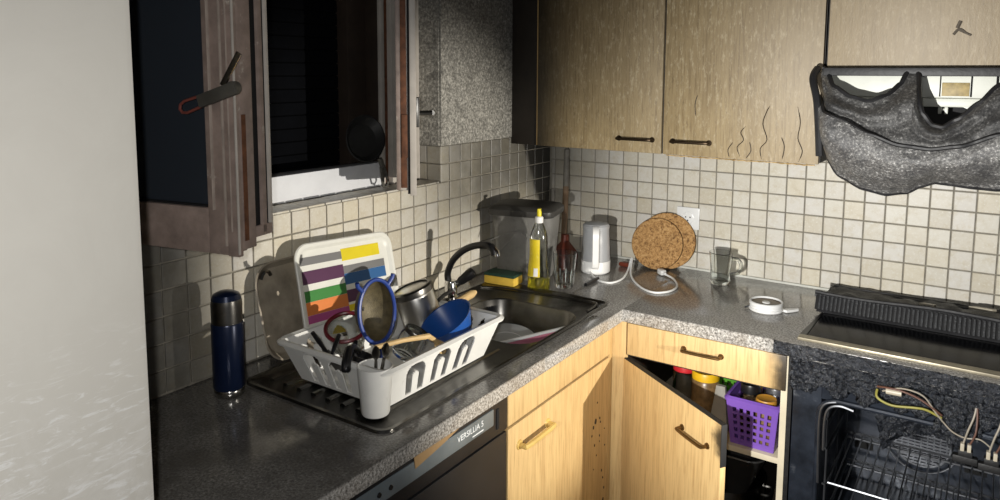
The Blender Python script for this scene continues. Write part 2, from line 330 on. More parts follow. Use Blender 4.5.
def lerp_curve(pts, x):
    if x <= pts[0][0]: return pts[0][1]
    for (a, ya), (b, yb) in zip(pts, pts[1:]):
        if x <= b:
            t = (x-a)/(b-a) if b > a else 0; t = t*t*(3-2*t)*.5+t*.5; return ya+(yb-ya)*t
    return pts[-1][1]

# ------------------------------------------------------------------ the room
T = .065; ZC = .90
fl = MB().box(-.25, 4.2, -4.2, 0, -.05, 0).build('floor', 'floor_tile', smooth=False); tag(fl, 'dull grey kitchen floor', 'floor', kind='structure')
ce = MB().box(-.25, 4.2, -4.2, .2, 2.62, 2.7).build('ceiling', 'ceiling_paint', smooth=False); tag(ce, 'smoke darkened ceiling', 'ceiling', kind='structure')
WY0, WY1, SILL, WTOP = -2.02, -.775, 1.289, 2.25
wl = thing('wall_left', 'left wall of cream square tiles below sooty plaster around the window', 'wall', kind='structure')
m = MB(); m.box(-.25, -.006, -4.2, .0, 0, SILL-.006); m.box(-.25, -.006, WY1+.006, .0, SILL-.006, 2.62); m.box(-.25, -.006, -4.2, WY0-.006, SILL-.006, 2.62); m.box(-.25, -.006, WY0-.006, WY1+.006, WTOP, 2.62)
m.build('wall_core', 'grout', wl, smooth=False)
ZT = 1.4156
m = MB(); m.box(-.007, .003, WY1, -.001, ZT, 2.62, .002); m.box(-.11, -.0065, WY1-.004, WY1+.007, ZT, WTOP); m.build('plaster', 'plaster', wl)
MB().box(-.007, .001, -4.2, WY0-.3, 1.29, 2.62).build('plaster', 'wall_paint', wl, smooth=False)
wb = thing('wall_back', 'back wall of cream square tiles with grey grout above the worktop', 'wall', kind='structure')
MB().box(-.25, 4.2, .006, .25, 0, 2.62).build('wall_core', 'grout', wb, smooth=False)
MB().box(.0, 4.2, .0, .007, 1.70, 2.62).build('plaster', 'wall_paint', wb, smooth=False)
MB().box(0.0, 4.2, -.0005, .007, 0, .89).build('plaster', 'wall_paint', wb, smooth=False)
tile_cache = {}
def tile_mesh(w, h, mat):
    k = (round(w, 4), round(h, 4), mat)
    if k not in tile_cache:
        c = .0016; x, y = w/2, h/2; q = MB()
        q.loft([[(-x, -y, 0), (x, -y, 0), (x, y, 0), (-x, y, 0)], [(-x, -y, .005), (x, -y, .005), (x, y, .005), (-x, y, .005)], [(-x+c, -y+c, .0062), (x-c, -y+c, .0062), (x-c, y-c, .0062), (-x+c, y-c, .0062)]], cap0=False)
        tile_cache[k] = q.mesh('tile', mat, smooth=False)
    return tile_cache[k]
def put_tile(parent, a0, a1, b0, b1, mat, rot):
    g = .0022; w, h = a1-a0-2*g, b1-b0-2*g
    if w < .006 or h < .003: return
    o = bpy.data.objects.new('tile', tile_mesh(w, h, mat)); COL.objects.link(o); o.parent = parent
    o.matrix_basis = rot((a0+a1)/2, (b0+b1)/2) @ Matrix.Rotation(random.gauss(0, .006), 4, 'X') @ Matrix.Rotation(random.gauss(0, .006), 4, 'Y')
RL = lambda y, z: Matrix.Translation((-.006+random.uniform(-.0006, .0003), y, z)) @ Matrix(((0, 0, 1, 0), (1, 0, 0, 0), (0, 1, 0, 0), (0, 0, 0, 1)))
RB = lambda x, z: Matrix.Translation((x, .006-random.uniform(-.0003, .0004), z)) @ Matrix(((1, 0, 0, 0), (0, 0, -1, 0), (0, 1, 0, 0), (0, 0, 0, 1)))
yl = [-.6605+k*T for k in range(-25, 11)]; zl = [ZT-r*T for r in range(0, 9)]
for i in range(len(yl)-1):
    y0, y1 = yl[i], min(yl[i+1], 0)
    for z1, z0 in zip(zl, zl[1:]):
        a, b = max(z0, ZC+.001), z1
        lo, hi = max(y0, -2.235), y1
        if hi <= lo: continue
        if b > SILL+.01:
            if hi <= WY1+.006: continue
            lo = max(lo, WY1)
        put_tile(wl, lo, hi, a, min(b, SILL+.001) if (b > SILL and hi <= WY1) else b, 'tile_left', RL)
# reveal and sill tiles of the window niche
RR = lambda x, z: Matrix.Translation((x, WY1+.006, z)) @ Matrix(((1, 0, 0, 0), (0, 0, -1, 0), (0, 1, 0, 0), (0, 0, 0, 1)))
RS = lambda x, y: Matrix.Translation((x, y, SILL-.006))
for x0, x1 in ((-.1, -.065), (-.065, 0)):
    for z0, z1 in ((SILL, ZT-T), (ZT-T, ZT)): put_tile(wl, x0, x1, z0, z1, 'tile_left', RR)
for i in range(len(yl)-1):
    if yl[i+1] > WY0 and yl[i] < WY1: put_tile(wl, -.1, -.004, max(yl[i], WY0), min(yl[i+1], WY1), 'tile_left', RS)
xb = [.6685+j*T for j in range(-11, 24)]; zb = [1.2965+r*T for r in range(-6, 7)]
for i in range(len(xb)-1):
    x0, x1 = max(xb[i], .0), xb[i+1]
    for z0, z1 in zip(zb, zb[1:]):
        if z0 > 1.40 and x0 < 1.13: continue
        if z0 > 1.45 and not (1.13 < x0 < 1.75): continue
        put_tile(wb, x0, x1, z0, z1, 'tile_back', RB)
MB().box(.0, 2.25, -.002, .004, .9, .9075).build('caulk_strip', 'caulk', wb, smooth=False)

# ------------------------------------------------------------------ window
win = thing('window_1', 'open double window with smoke stained frame and two inward sashes', 'window', (-.12, -1.4, SILL), kind='structure')
m = MB(); m.box(-.17, -.10, WY0, -.955, SILL+.001, 1.371, .003); m.build('bottom_rail', 'window_white', win)
m = MB(); m.box(-.115, -.10, -.967, -.950, SILL+.001, WTOP, .002); m.build('jamb', 'sash_light', win); MB().box(-.17, -.1155, -.967, -.951, SILL+.001, WTOP, .001).build('jamb', 'brown_post', win)
m = MB(); m.box(-.17, -.115, -.950, -.92, SILL+.001, WTOP, .002); m.build('jamb', 'sash_rust', win)
m = MB(); m.box(-.17, -.095, -.92, WY1-.001, SILL+.001, WTOP, .002); m.build('jamb', 'sash_light', win)
m = MB(); m.box(-.17, -.10, WY0, WY0+.09, 1.372, WTOP, .002); m.box(-.17, -.10, WY0+.09, -.967, WTOP-.08, WTOP, .002); m.build('jamb', 'sash_paint', win)
def plan(o, d, t):
    """matrix: local x along the sash (towards the hinge), local y through its thickness, z up"""
    d = Vector((*d, 0)).normalized(); t = Vector((*t, 0)).normalized(); M_ = Matrix((d, t, Vector((0, 0, 1)))).transposed().to_4x4(); M_.translation = (*o, 0); return M_
# left sash: free end towards the room
PL = plan((.402, -1.905), (-.98, -.2), (-.2, .98)); ZS = 1.31; L = .45
m = MB(); m.box(0, .028, .0, .012, ZS, WTOP-.03, .002, PL); m.box(.028, .080, .004, .055, ZS, WTOP-.03, .003, PL); m.box(L-.07, L, .004, .055, ZS, WTOP-.03, .003, PL)
m.box(.08, L-.07, .004, .055, ZS, ZS+.092, .003, PL); m.box(.08, L-.07, .004, .055, WTOP-.11, WTOP-.03, .003, PL)
m.box(.014, .03, .006, .018, ZS+.03, WTOP-.03, .002, PL); m.box(.0, .03, .012, .050, ZS+.012, WTOP-.03, .002, PL); m.box(.002, .03, .050, .10, ZS+.030, ZS+.052, .001, PL)
m.box(.002, .03, .072, .086, ZS+.034, WTOP-.03, .002, PL)
sl = m.build('window_sash', 'sash_paint', win); sl['label'] = 'left sash swung into the room with peeling paint'
m = MB(); m.box(.003, .03, .096, .104, ZS+.032, WTOP-.03, .001, PL); m.box(-.002, .004, .0, .003, ZS+.005, WTOP-.03, .001, PL); m.build('edge_strip', 'sash_light', sl)
for x0, x1, z0 in ((.028, .032, .02), (.014, .0155, .05), (.060, .0615, .09)): MB().box(x0, x1, -.003, .006, ZS+z0, WTOP-.05, .001, PL).build('peeling_strip', 'sash_mid', sl)
MB().box(.008, .05, .051, .0715, ZS+.052, WTOP-.03, 0, PL).build('dark_strip', 'dark_strip', sl); MB().box(.008, .05, .0865, .0955, ZS+.052, WTOP-.03, 0, PL).build('dark_strip', 'dark_strip', sl)  # black boxes fill the grooves, standing in for their shade
MB().box(-.002, .004, .017, .027, ZS+.03, ZS+.28, 0, PL).build('lock_strip', 'sash_rust', sl)
MB().box(.078, L-.068, .026, .032, ZS+.088, WTOP-.105, 0, PL).build('glass_pane', 'dark_glass', sl, smooth=False)
MB().box(.075, L-.065, .012, .022, ZS+.086, ZS+.096, .001, PL).build('bead', 'dark_strip', sl)
hz = 1.638; hp = lambda x, y, z: PL @ Vector((x, y, z))
dirn = (hp(.09, -.016, hz-.028)-hp(.0, -.016, hz)).normalized(); FH = frame(hp(-.016, -.016, hz+.004), dirn, (0, 0, 1))
m = MB(); m.lathe([(.013, 0), (.013, .014)], 16, frame(hp(-.010, -.004, hz+.004), hp(0, -1, 0)-hp(0, 0, 0))); m.box(-.013, .013, -.006, .006, -.006, .092, .004, FH); m.build('handle', 'handle_grey', sl)
m = MB(); m.tube([FH @ Vector((a, 0, b)) for a, b in ((.010, .085), (.012, .128), (.008, .140), (0, .144), (-.008, .140), (-.012, .128), (-.010, .085))], .003, 6); m.build('handle_loop', 'handle_red', sl)
m = MB(); m.box(-.006, .006, -.002, .002, 0, .075, .001, frame(hp(.020, -.008, hz+.008), hp(-.02, -.006, hz+.068)-hp(.020, -.008, hz+.008), (0, 0, 1))); m.build('latch_plate', 'steel', sl)
# right sash, seen end on
PR = plan((.190, -1.130), (-.66, .75), (-.75, -.66)); L = .42
m = MB(); m.box(0, .03, -.002, .017, ZS-.004, WTOP-.03, .002, PR); m.box(.008, .07, .012, .058, ZS+.012, WTOP-.03, .002, PR); m.box(L-.07, L, .004, .055, ZS, WTOP-.03, .002, PR); m.box(.07, L-.07, .004, .055, ZS, ZS+.08, .002, PR)
sr = m.build('window_sash', 'sash_light', win); sr['label'] = 'right sash seen end on with rusty lock strip'
MB().box(.004, .012, .017, .024, ZS+.001, WTOP-.03, 0, PR).build('dark_strip', 'dark_strip', sr)  # black strip drawn for the shaded gap beside the stile
m = MB(); m.box(.0, .010, .026, .044, ZS+.02, WTOP-.04, .001, PR); m.box(-.006, .004, .024, .042, ZS+.11, ZS+.24, .003, PR); m.build('lock_strip', 'sash_rust', sr)
m = MB(); m.box(-.002, .008, .045, .057, ZS+.014, WTOP-.03, .002, PR); m.build('edge_strip', 'sash_paint', sr)
MB().box(.068, L-.068, .026, .032, ZS+.078, WTOP-.05, 0, PR).build('glass_pane', 'dark_glass', sr, smooth=False)
rp = lambda x, y, z: PR @ Vector((x, y, z))
m = MB(); m.box(.012, .036, -.012, 0, 1.51, 1.60, .003, PR); m.tube([rp(.02, -.008, 1.552), rp(.02, -.05, 1.553)], .0075); m.tube([rp(.02, -.05, 1.553), rp(.10, -.052, 1.553), rp(.13, -.05, 1.55)], .008); m.build('handle', 'steel_dull', sr)
# shutter and post outside
sh = thing('window_2', 'dark closed roller shutter outside the window', 'shutter', (-.245, -1.6, SILL), kind='structure')
m = MB()
for i in range(28):
    z = 1.24+i*.042; m.loft([[(-.262, y, z), (-.2495, y, z+.003), (-.248, y, z+.020), (-.2495, y, z+.040), (-.262, y, z+.0435)] for y in (-2.3, -1.02)])
m.box(-.275, -.264, -2.3, -.5, 1.2, 2.45); m.build('shutter_slats', 'shutter', sh)
m = MB(); m.box(-.30, -.20, -1.02, -.92, 1.2, 2.4, .004); m.box(-.29, -.21, -.90, -.5, 1.2, 2.4, .004); m.build('guide_post', 'brown_post', sh)

# ------------------------------------------------------------------ worktop
wt = thing('worktop', 'grey speckled laminate worktop running round the corner', 'worktop', (.3, -.3, .858))
m = MB(); m.box(0, .635, -2.235, -1.115, .858, ZC, .003); m.box(0, .635, -.725, -.0005, .858, ZC, .003); m.box(0, .190, -1.116, -.724, .8585, ZC-.0003); m.box(.578, .635, -1.118, -.722, .858, ZC, .003)
m.build('left_run', 'granite', wt)
MB().box(.6345, 2.25, -.614, -.0005, .858, ZC, .003).build('back_run', 'granite', wt)
def rough_plate(x0, x1, z0, z1, y, amp, nu, nv, seed, ragged=.0, thick=.012):
    def P(u, v):
        x = x0+(x1-x0)*u; z = z0+(z1-z0)*v
        if v < .15: z += (noise.noise((x*28, seed, 0)))*ragged
        d = noise.fractal((x*70, z*95, seed), .8, 2.0, 5)*amp*.7+abs(noise.noise((x*190, z*190, seed+5)))*amp*.35+noise.noise((x*14, z*20, seed+2))*amp*.5
        return (x, y-max(d, -amp), z)
    return P
m = MB(); m.grid(rough_plate(1.115, 1.80, .862, .899, -.618, .006, 150, 12, 3.1), 150, 12, thick=.006); m.build('charred_edge', 'char', wt)

# ------------------------------------------------------------------ sink
sk = thing('sink', 'stainless steel sink with drainer set into the worktop', 'sink', (.34, -1.15, ZC))
Zk = .9055
outer = rrect(.093, .577, -1.69, -.585, .035, 5); hole = rrect(.205, .566, -1.098, -.742, .09, 5)
def lp(pts, z): return [(x, y, z) for x, y in pts]
def inset(x0, x1, y0, y1, r, d): return rrect(x0+d, x1-d, y0+d, y1-d, max(r-d, .004), 5)
m = MB(); O_ = (.093, .577, -1.69, -.585, .035)
m.loft([lp(inset(*O_, -.001), ZC+.0002), lp(inset(*O_, 0), Zk+.002), lp(inset(*O_, .007), Zk+.003), lp(inset(*O_, .013), Zk-.001), lp(hole, Zk-.001), lp(inset(.205, .566, -1.098, -.742, .09, .004), Zk-.006),
        lp(inset(.205, .566, -1.098, -.742, .09, .012), .825), lp(inset(.205, .566, -1.098, -.742, .09, .03), .795), lp(inset(.205, .566, -1.098, -.742, .09, .06), .788)], cap0=False)
m.build('basin', 'sink_steel', sk)
for i in range(8): 
    x = .15+i*.05; MB().loft([[(x-.009, y, Zk-.001), (x-.004, y, Zk+.0025), (x+.004, y, Zk+.0025), (x+.009, y, Zk-.001)] for y in (-1.64, -1.15)]).build('drainer_ridge', 'sink_steel', sk)
m = MB(); m.lathe([(.035, .7885), (.035, .791), (.026, .7915), (.024, .789)], 20, Matrix.Translation((.44, -.96, 0))); m.build('drain', 'steel', sk)
m = MB(); m.tube(smooth_path([(.12, -.70, Zk+.003), (.20, -.665, Zk+.004), (.38, -.64, Zk+.004), (.53, -.63, Zk+.004), (.555, -.66, Zk+.003), (.558, -.72, Zk+.002)]), .004, 6); m.build('ledge', 'sink_steel', sk)
# faucet
fc = thing('faucet', 'black swan neck faucet with chrome tip behind the sink', 'faucet', (.105, -.855, ZC))
m = MB(); m.lathe([(.028, Zk), (.028, Zk+.008), (.022, Zk+.016), (.021, Zk+.055), (.018, Zk+.062)], 20, Matrix.Translation((.105, -.855, 0))); m.build('base', 'chrome', fc)
Fp = lambda s, z: (.098+s*.995, -.856-s*.10, z)
m = MB(); m.tube(smooth_path([Fp(0, .955), Fp(-.006, .99), Fp(.018, 1.038), Fp(.062, 1.078), Fp(.112, 1.103), Fp(.165, 1.115), Fp(.19, 1.111)]), .0115, 10); m.build('spout', 'black_plastic', fc)
m = MB(); m.tube([Fp(.186, 1.114), Fp(.20, 1.104), Fp(.206, 1.088)], .0135, 12); m.build('spout_tip', 'black_plastic', fc)
m = MB(); m.tube([Fp(.201, 1.110), Fp(.214, 1.100), Fp(.217, 1.086)], .0085, 12); m.build('aerator', 'chrome', fc)
a = Vector((.12, -.835, .955)); b = Vector((.175, -.80, 1.005)); m = MB(); m.lathe([(.009, 0), (.015, .012), (.019, .05), (.017, .066), (.008, .07)], 16, frame(a, b-a)); m.build('lever', 'black_plastic', fc)
m = MB(); m.cyl(a-(b-a)*.25, a+(b-a)*.05, .012); m.build('lever_neck', 'chrome', fc)

# ------------------------------------------------------------------ base cabinets
def bow_handle(parent, c, along, out, ln, mat, name='handle', r=.005):
    c = Vector(c); a = Vector(along).normalized(); o = Vector(out).normalized(); m = MB(); h = ln/2
    m.tube(smooth_path([c-a*h, c-a*h+o*.016, c-a*(h-.012)+o*.024, c+a*(h-.012)+o*.024, c+a*h+o*.016, c+a*h], 5), r, 8)
    m.lathe([(r*1.9, 0), (r*1.7, .004)], 12, frame(c-a*h, o)); m.lathe([(r*1.9, 0), (r*1.7, .004)], 12, frame(c+a*h, o)); return m.build(name, mat, parent)
bs = thing('base_cabinet', 'oak sink cabinet with one door and false drawer front under the sink', 'cabinet', (.3, -.93, 0))
m = MB(); m.box(.02, .578, -1.245, -1.23, .1, .857); m.box(.02, .578, -.635, -.620, .1, .857); m.box(.02, .578, -1.23, -.635, .1, .116); m.box(.52, .535, -1.245, -.62, 0, .1); m.build('carcass', 'carcass', bs, smooth=False)
MB().box(.580, .600, -1.245, -.634, .744, .855, .002).build('drawer_front', 'oak_clean', bs)
d = MB().box(.580, .600, -1.245, -.634, .105, .736, .002).build('door', 'oak_clean', bs)
bow_handle(d, (.600, -1.115, .672), (0, 1, -.0), (1, 0, 0), .15, 'cream_handle', r=.0075)
m = MB(); sp = [(-.73, .55, .012), (-.745, .535, .008), (-.70, .55, .006), (-.695, .535, .005), (-.72, .61, .004), (-.755, .51, .005), (-.735, .47, .006), (-.70, .49, .005), (-.665, .50, .003), (-.72, .43, .004), (-.66, .44, .004), (-.68, .36, .006), (-.67, .33, .005), (-.665, .25, .009), (-.70, .47, .003), (-.74, .39, .003), (-.66, .29, .006)]
for y, z, r in sp:
    n = 8; m = MB(); m.loft([[(x, y+r*.55*math.cos(2*PI*j/n)*random.uniform(.7, 1.3), z+r*.8*math.sin(2*PI*j/n)) for j in range(n)] for x in (.6, .6012)]); m.build('drip_stain', 'oak_burnt', d)
MB().box(.575, .5995, -.633, -.612, .1, .857, .001).build('corner_filler', 'oak_edge', bs)
bc = thing('base_cabinet', 'oak corner cabinet with drawer and door hanging open beside the oven', 'cabinet', (.9, -.3, 0))
MB().box(.598, .646, -.611, -.590, .1, .857, .001).build('corner_filler', 'oak_clean', bc)
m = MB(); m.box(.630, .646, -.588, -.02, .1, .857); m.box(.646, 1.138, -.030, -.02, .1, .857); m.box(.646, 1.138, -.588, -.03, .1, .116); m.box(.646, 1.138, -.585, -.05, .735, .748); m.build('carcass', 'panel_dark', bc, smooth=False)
MB().box(1.138, 1.156, -.60, -.02, .1, .857).build('side_panel', 'carcass', bc, smooth=False)
MB().box(.647, 1.137, -.575, -.035, .502, .520, .001).build('shelf', 'carcass', bc)
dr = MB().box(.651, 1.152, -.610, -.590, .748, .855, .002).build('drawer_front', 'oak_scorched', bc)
bow_handle(dr, (.902, -.610, .810), (1, 0, 0), (0, -1, 0), .118, 'brass_dull')
an = math.radians(-34.0); DM = Matrix.Translation((.655, -.606, .738)) @ Matrix.Rotation(an, 4, 'Z') @ Matrix.Rotation(math.radians(.2), 4, 'Y')
d = MB().box(0, .498, -.019, 0, -.635, 0, .002, DM).build('door', 'oak_scorched', bc); d['label'] = 'oak door hanging open and sagging'
m = MB(); m.box(.001, .4975, -.0185, -.0005, -.002, .0006, 0, DM); m.box(.4965, .4988, -.0188, .0, -.12, .0004, .0003, DM); m.build('burnt_edge', 'black_matte', d)
bow_handle(d, DM @ Vector((.385, -.019, -.085)), DM.to_3x3() @ Vector((1, 0, -.0)), DM.to_3x3() @ Vector((0, -1, 0)), .115, 'brass_dull')
be = thing('base_cabinet', 'plain oak end cabinet between the dishwasher and the white fridge', 'cabinet', (.3, -2.04, 0))
MB().box(.02, .578, -2.23, -1.855, .1, .857).build('carcass', 'carcass', be, smooth=False)
d = MB().box(.580, .600, -2.23, -1.855, .105, .855, .002).build('door', 'oak_clean', be); bow_handle(d, (.600, -1.93, .76), (0, 1, 0), (1, 0, 0), .12, 'cream_handle')
# dishwasher
dw = thing('dishwasher', 'black dishwasher with grey control strip under the drainer', 'dishwasher', (.3, -1.55, 0))
MB().box(.03, .575, -1.846, -1.250, .02, .855).build('body', 'black_matte', dw, smooth=False)
MB().box(.575, .598, -1.848, -1.249, .10, .735, .004).build('door', 'dw_black', dw)
p = MB().box(.575, .600, -1.848, -1.249, .742, .835, .004).build('control_panel', 'dw_black', dw)
MB().box(.598, .603, -1.80, -1.315, .778, .822, .003).build('control_strip', 'dw_strip', p)
MB().box(.600, .6018, -1.300, -1.290, .760, .815, .0005).build('slot', 'hole_dark', p)
for y in (-1.70, -1.735, -1.77): MB().lathe([(.006, 0), (.005, .003)], 12, frame((.603, y, .80), (1, 0, 0))).build('button', 'black_plastic', p)
MB().box(.585, .592, -1.66, -1.405, .8355, .8575, .001).build('cardboard_strip', 'cardboard', dw)
MB().loft([[(x, y, z) for y, z in ((-1.63, .8575), (-1.622, .806), (-1.52, .822), (-1.43, .842), (-1.408, .8575))] for x in (.6035, .6055)]).build('cardboard_flap', 'cardboard', dw, smooth=False)
def text(s, size, M_, mat, parent, name='lettering'):
    c = bpy.data.curves.new('t', 'FONT'); c.body = s; c.size = size; c.extrude = .0004; c.align_x = 'CENTER'; c.align_y = 'CENTER'; o = bpy.data.objects.new('t', c); COL.objects.link(o)
    bpy.context.view_layer.update(); me = bpy.data.meshes.new_from_object(o.evaluated_get(bpy.context.evaluated_depsgraph_get())); bpy.data.objects.remove(o)
    q = MB(); q.add([tuple(v.co) for v in me.vertices], [tuple(f.vertices) for f in me.polygons], M_); bpy.data.meshes.remove(me); return q.build(name, mat, parent, smooth=False)
TX = Matrix(((0, 0, 1, 0), (1, 0, 0, 0), (0, 1, 0, 0), (0, 0, 0, 1)))
text('VERSILLIA 5', .021, Matrix.Translation((.6034, -1.415, .804)) @ TX, 'lettering', p); MB().box(.6028, .6036, -1.408, -1.362, .7855, .7885).build('print_line', 'lettering', p, smooth=False)

# ------------------------------------------------------------------ fridge
fr = thing('fridge', 'tall white fridge with smeared front at the left edge', 'fridge', (.33, -2.54, 0))
MB().box(.02, .60, -2.84, -2.242, .03, 1.99, .004).build('body', 'fridge_white', fr)
MB().box(.605, .655, -2.842, -2.240, .05, 1.99, .012).build('door', 'fridge_white', fr)
MB().box(.598, .607, -2.83, -2.25, .06, 1.98).build('door_seal', 'grey_plastic', fr)
m = MB(); m.box(.05, .55, -2.82, -2.26, 0, .03); m.build('foot_rail', 'black_matte', fr)

# ------------------------------------------------------------------ wall cabinets
uc = thing('wall_cabinet', 'smoke stained oak wall cabinet with two doors above the kettle', 'cabinet', (.6, -.16, 1.39)); UB = 1.390; UT = 2.30
MB().box(.003, 1.160, -.312, -.008, UB+.003, UT).build('carcass', 'panel_dark', uc, smooth=False)
MB().box(.003, .119, -.325, -.312, UB, UT, .002).build('filler', 'panel_dark', uc)
for x0, x1, hx, lab in ((.127, .638, .540, None), (.645, 1.158, .745, None)):
    d = MB().box(x0, x1, -.332, -.313, UB, UT, .002).build('door', 'oak_sooty_shaded', uc); bow_handle(d, (hx, -.332, UB+.048), (1, 0, 0), (0, -1, 0), .128, 'bronze_dark', r=.0055)
MB().box(.6382, .6448, -.322, -.3135, UB+.001, UT).build('gap_strip', 'panel_dark', uc, smooth=False)
MB().box(.1195, .1265, -.326, -.313, UB+.001, UT).build('edge_band', 'oak_edge', uc, smooth=False)
cr = [[(.915, 1.40), (.905, 1.43), (.925, 1.455), (.915, 1.48), (.93, 1.50)], [(.985, 1.395), (.98, 1.43), (1.0, 1.46), (.985, 1.51), (.995, 1.55), (1.005, 1.57)], [(1.10, 1.395), (1.11, 1.43), (1.095, 1.47), (1.10, 1.52), (1.09, 1.57)], [(.88, 1.395), (.875, 1.42), (.89, 1.445)], [(.935, 1.395), (.95, 1.42), (.945, 1.45)], [(1.05, 1.40), (1.055, 1.44), (1.045, 1.47)], [(.76, 1.53), (.757, 1.57), (.765, 1.60)]]
for c in cr: MB().tube(smooth_path([(x, -.3325, z) for x, z in c], 4), [.0006]+[.0016]*6+[.0006], 5).build('veneer_crack', 'oak_burnt', d)
m = MB(); m.grid(lambda u, v: (.66+.49*u, -.334-.004*v+.003*noise.noise((u*30, v, 2)), UB-.002-.006*v*abs(noise.noise((u*22, 3, 1)))), 60, 3, thick=.003); m.build('peeling_edge', 'oak_edge', d)
hc = thing('wall_cabinet', 'greyed oak cabinet above the melted cooker hood', 'cabinet', (1.46, -.16, 1.69)); HB = 1.694
MB().box(1.164, 1.765, -.312, -.008, HB+.003, UT).build('carcass', 'panel_dark', hc, smooth=False)
d = MB().box(1.170, 1.763, -.332, -.313, HB, UT, .002).build('door', 'oak_sooty_shaded', hc)
m = MB(); m.tube(smooth_path([(1.497, -.3335, 1.785), (1.51, -.334, 1.80), (1.525, -.3335, 1.79)], 4), .004, 6); m.tube([(1.505, -.3335, 1.803), (1.512, -.334, 1.822)], .005, 6); m.tube([(1.505, -.3335, 1.80), (1.54, -.3335, 1.782)], .003, 6); m.build('melted_hook', 'scuff', d)
u2 = thing('wall_cabinet', 'oak wall cabinet to the right of the cooker hood', 'cabinet', (2.05, -.16, 1.39))
MB().box(1.775, 2.30, -.312, -.008, UB+.003, UT).build('carcass', 'panel_dark', u2, smooth=False)
d = MB().box(1.775, 2.30, -.332, -.313, UB, UT, .002).build('door', 'oak_sooty_shaded', u2); bow_handle(d, (1.86, -.332, UB+.048), (1, 0, 0), (0, -1, 0), .128, 'bronze_dark')

# ------------------------------------------------------------------ cooker hood
hd = thing('cooker_hood', 'cooker hood with its black plastic front melted into hanging lobes', 'cooker hood', (1.46, -.3, 1.69))
m = MB(); m.box(1.166, 1.762, -.372, -.335, 1.668, 1.6925, .003); m.box(1.166, 1.762, -.335, -.02, 1.68, 1.6925); m.build('top_frame', 'melt_edge', hd)
m = MB(); m.box(1.170, 1.758, -.330, -.02, 1.606, 1.679, .004); m.box(1.170, 1.758, -.322, -.10, 1.580, 1.605, .004); m.build('lamp_housing', 'lamp_white', hd)
MB().box(1.478, 1.545, -.333, -.329, 1.612, 1.650, .001).build('lamp_lens', 'lamp_lens', hd)
m = MB(); 
for x0, x1, z0 in ((1.472, 1.475, 1.61), (1.547, 1.551, 1.61), (1.606, 1.612, 1.63), (1.626, 1.64, 1.63), (1.376, 1.380, 1.65)): MB().box(x0, x1, -.333, -.325, z0, 1.678).build('slot', 'hole_dark', hd)
m = MB(); m.box(1.471, 1.480, -.320, -.306, 1.560, 1.580, .002); m.box(1.479, 1.488, -.318, -.308, 1.569, 1.575, .001); m.box(1.487, 1.496, -.320, -.306, 1.560, 1.580, .002); m.build('bracket', 'lamp_white', hd)
MB().box(1.172, 1.756, -.26, -.03, 1.50, 1.584, .004).build('fan_box', 'black_matte', hd)
MB().loft([[(1.53, y, 1.582), (1.60, y, 1.582), (1.60, y, 1.548)] for y in (-.322, -.312)]).build('torn_panel', 'lamp_white', hd)
CREASE = [(1.166, 1.605), (1.192, 1.561), (1.241, 1.543), (1.321, 1.506), (1.397, 1.480), (1.469, 1.473), (1.537, 1.485), (1.622, 1.519), (1.70, 1.560), (1.765, 1.60)]
TOPL = [(1.166, 1.69), (1.176, 1.678), (1.204, 1.636), (1.258, 1.606), (1.304, 1.595), (1.351, 1.613), (1.382, 1.648), (1.394, 1.686), (1.420, 1.686), (1.428, 1.615), (1.442, 1.567), (1.469, 1.534), (1.493, 1.529), (1.528, 1.553), (1.572, 1.596), (1.612, 1.643), (1.66, 1.682), (1.765, 1.69)]
LOBE = [(1.166, 1.520), (1.192, 1.417), (1.238, 1.366), (1.299, 1.336), (1.360, 1.324), (1.410, 1.335), (1.446, 1.358), (1.482, 1.373), (1.518, 1.370), (1.576, 1.365), (1.632, 1.364), (1.70, 1.40), (1.75, 1.48), (1.765, 1.53)]
X0, X1 = 1.160, 1.765
def band(u, v):
    x = X0+(X1-X0)*u; zt = lerp_curve(TOPL, x); zc = lerp_curve(CREASE, x); z = zt+(zc-zt)*v
    y = -.352-.148*max(0, min(1, (1.685-z)/.2))**.7; y -= .014*noise.noise((x*9, z*16, 1))+.005*noise.noise((x*40, z*40, 2))+.010*math.sin(v*9+x*12)*min(1, 4*v*(1-v))
    side = min(u, 1-u); y += .10*max(0, 1-side/.10)**2*min(1, (1.69-z)/.08)
    return (x-.0*v, y-.012*math.sin(PI*v), z)
def lobe(u, v):
    x = X0+(X1-X0)*u; zc = lerp_curve(CREASE, x)-.002; zb_ = lerp_curve(LOBE, x); z = zc+(zb_-zc)*v
    y = -.500+.095*v**1.6-.036*math.sin(PI*min(1, v*1.1)); side = min(u, 1-u); y += .10*max(0, 1-side/.10)**2; y -= .018*noise.noise((x*9, z*7, 6))+.006*noise.noise((x*30, z*38, 7))+.003*noise.noise((x*80, z*80, 8))
    return (x, y, z)
m = MB(); m.grid(band, 130, 26, thick=.006); m.build('melted_band', 'melted_dark', hd)
m = MB(); m.grid(lobe, 110, 30, thick=.006); m.build('melted_visor', 'melted_plastic', hd)
m = MB(); m.tube([lobe(i/60, 1.0) for i in range(61)], .006, 7); m.tube([Vector(((Vector(lobe(i/60, 0.0))+Vector(band(i/60, 1.0)))/2))+Vector((0, -.010, 0)) for i in range(61)], .006, 7); m.tube([lobe(0, i/20) for i in range(21)], .006, 7); m.build('melted_rim_gap', 'melt_edge', hd)  # middle tube draws the shade of the crease gap as a dark strip
m = MB(); m.tube([Vector(band(i/90, 0.0))+Vector((0, -.002, 0)) for i in range(91)], .0075, 7); m.tube(smooth_path([(1.150, -.37, 1.69), (1.146, -.41, 1.66), (1.165, -.44, 1.60), (1.175, -.45, 1.53), (1.183, -.45, 1.43)]), .011, 8)
m.build('melted_rope', 'melt_edge', hd)

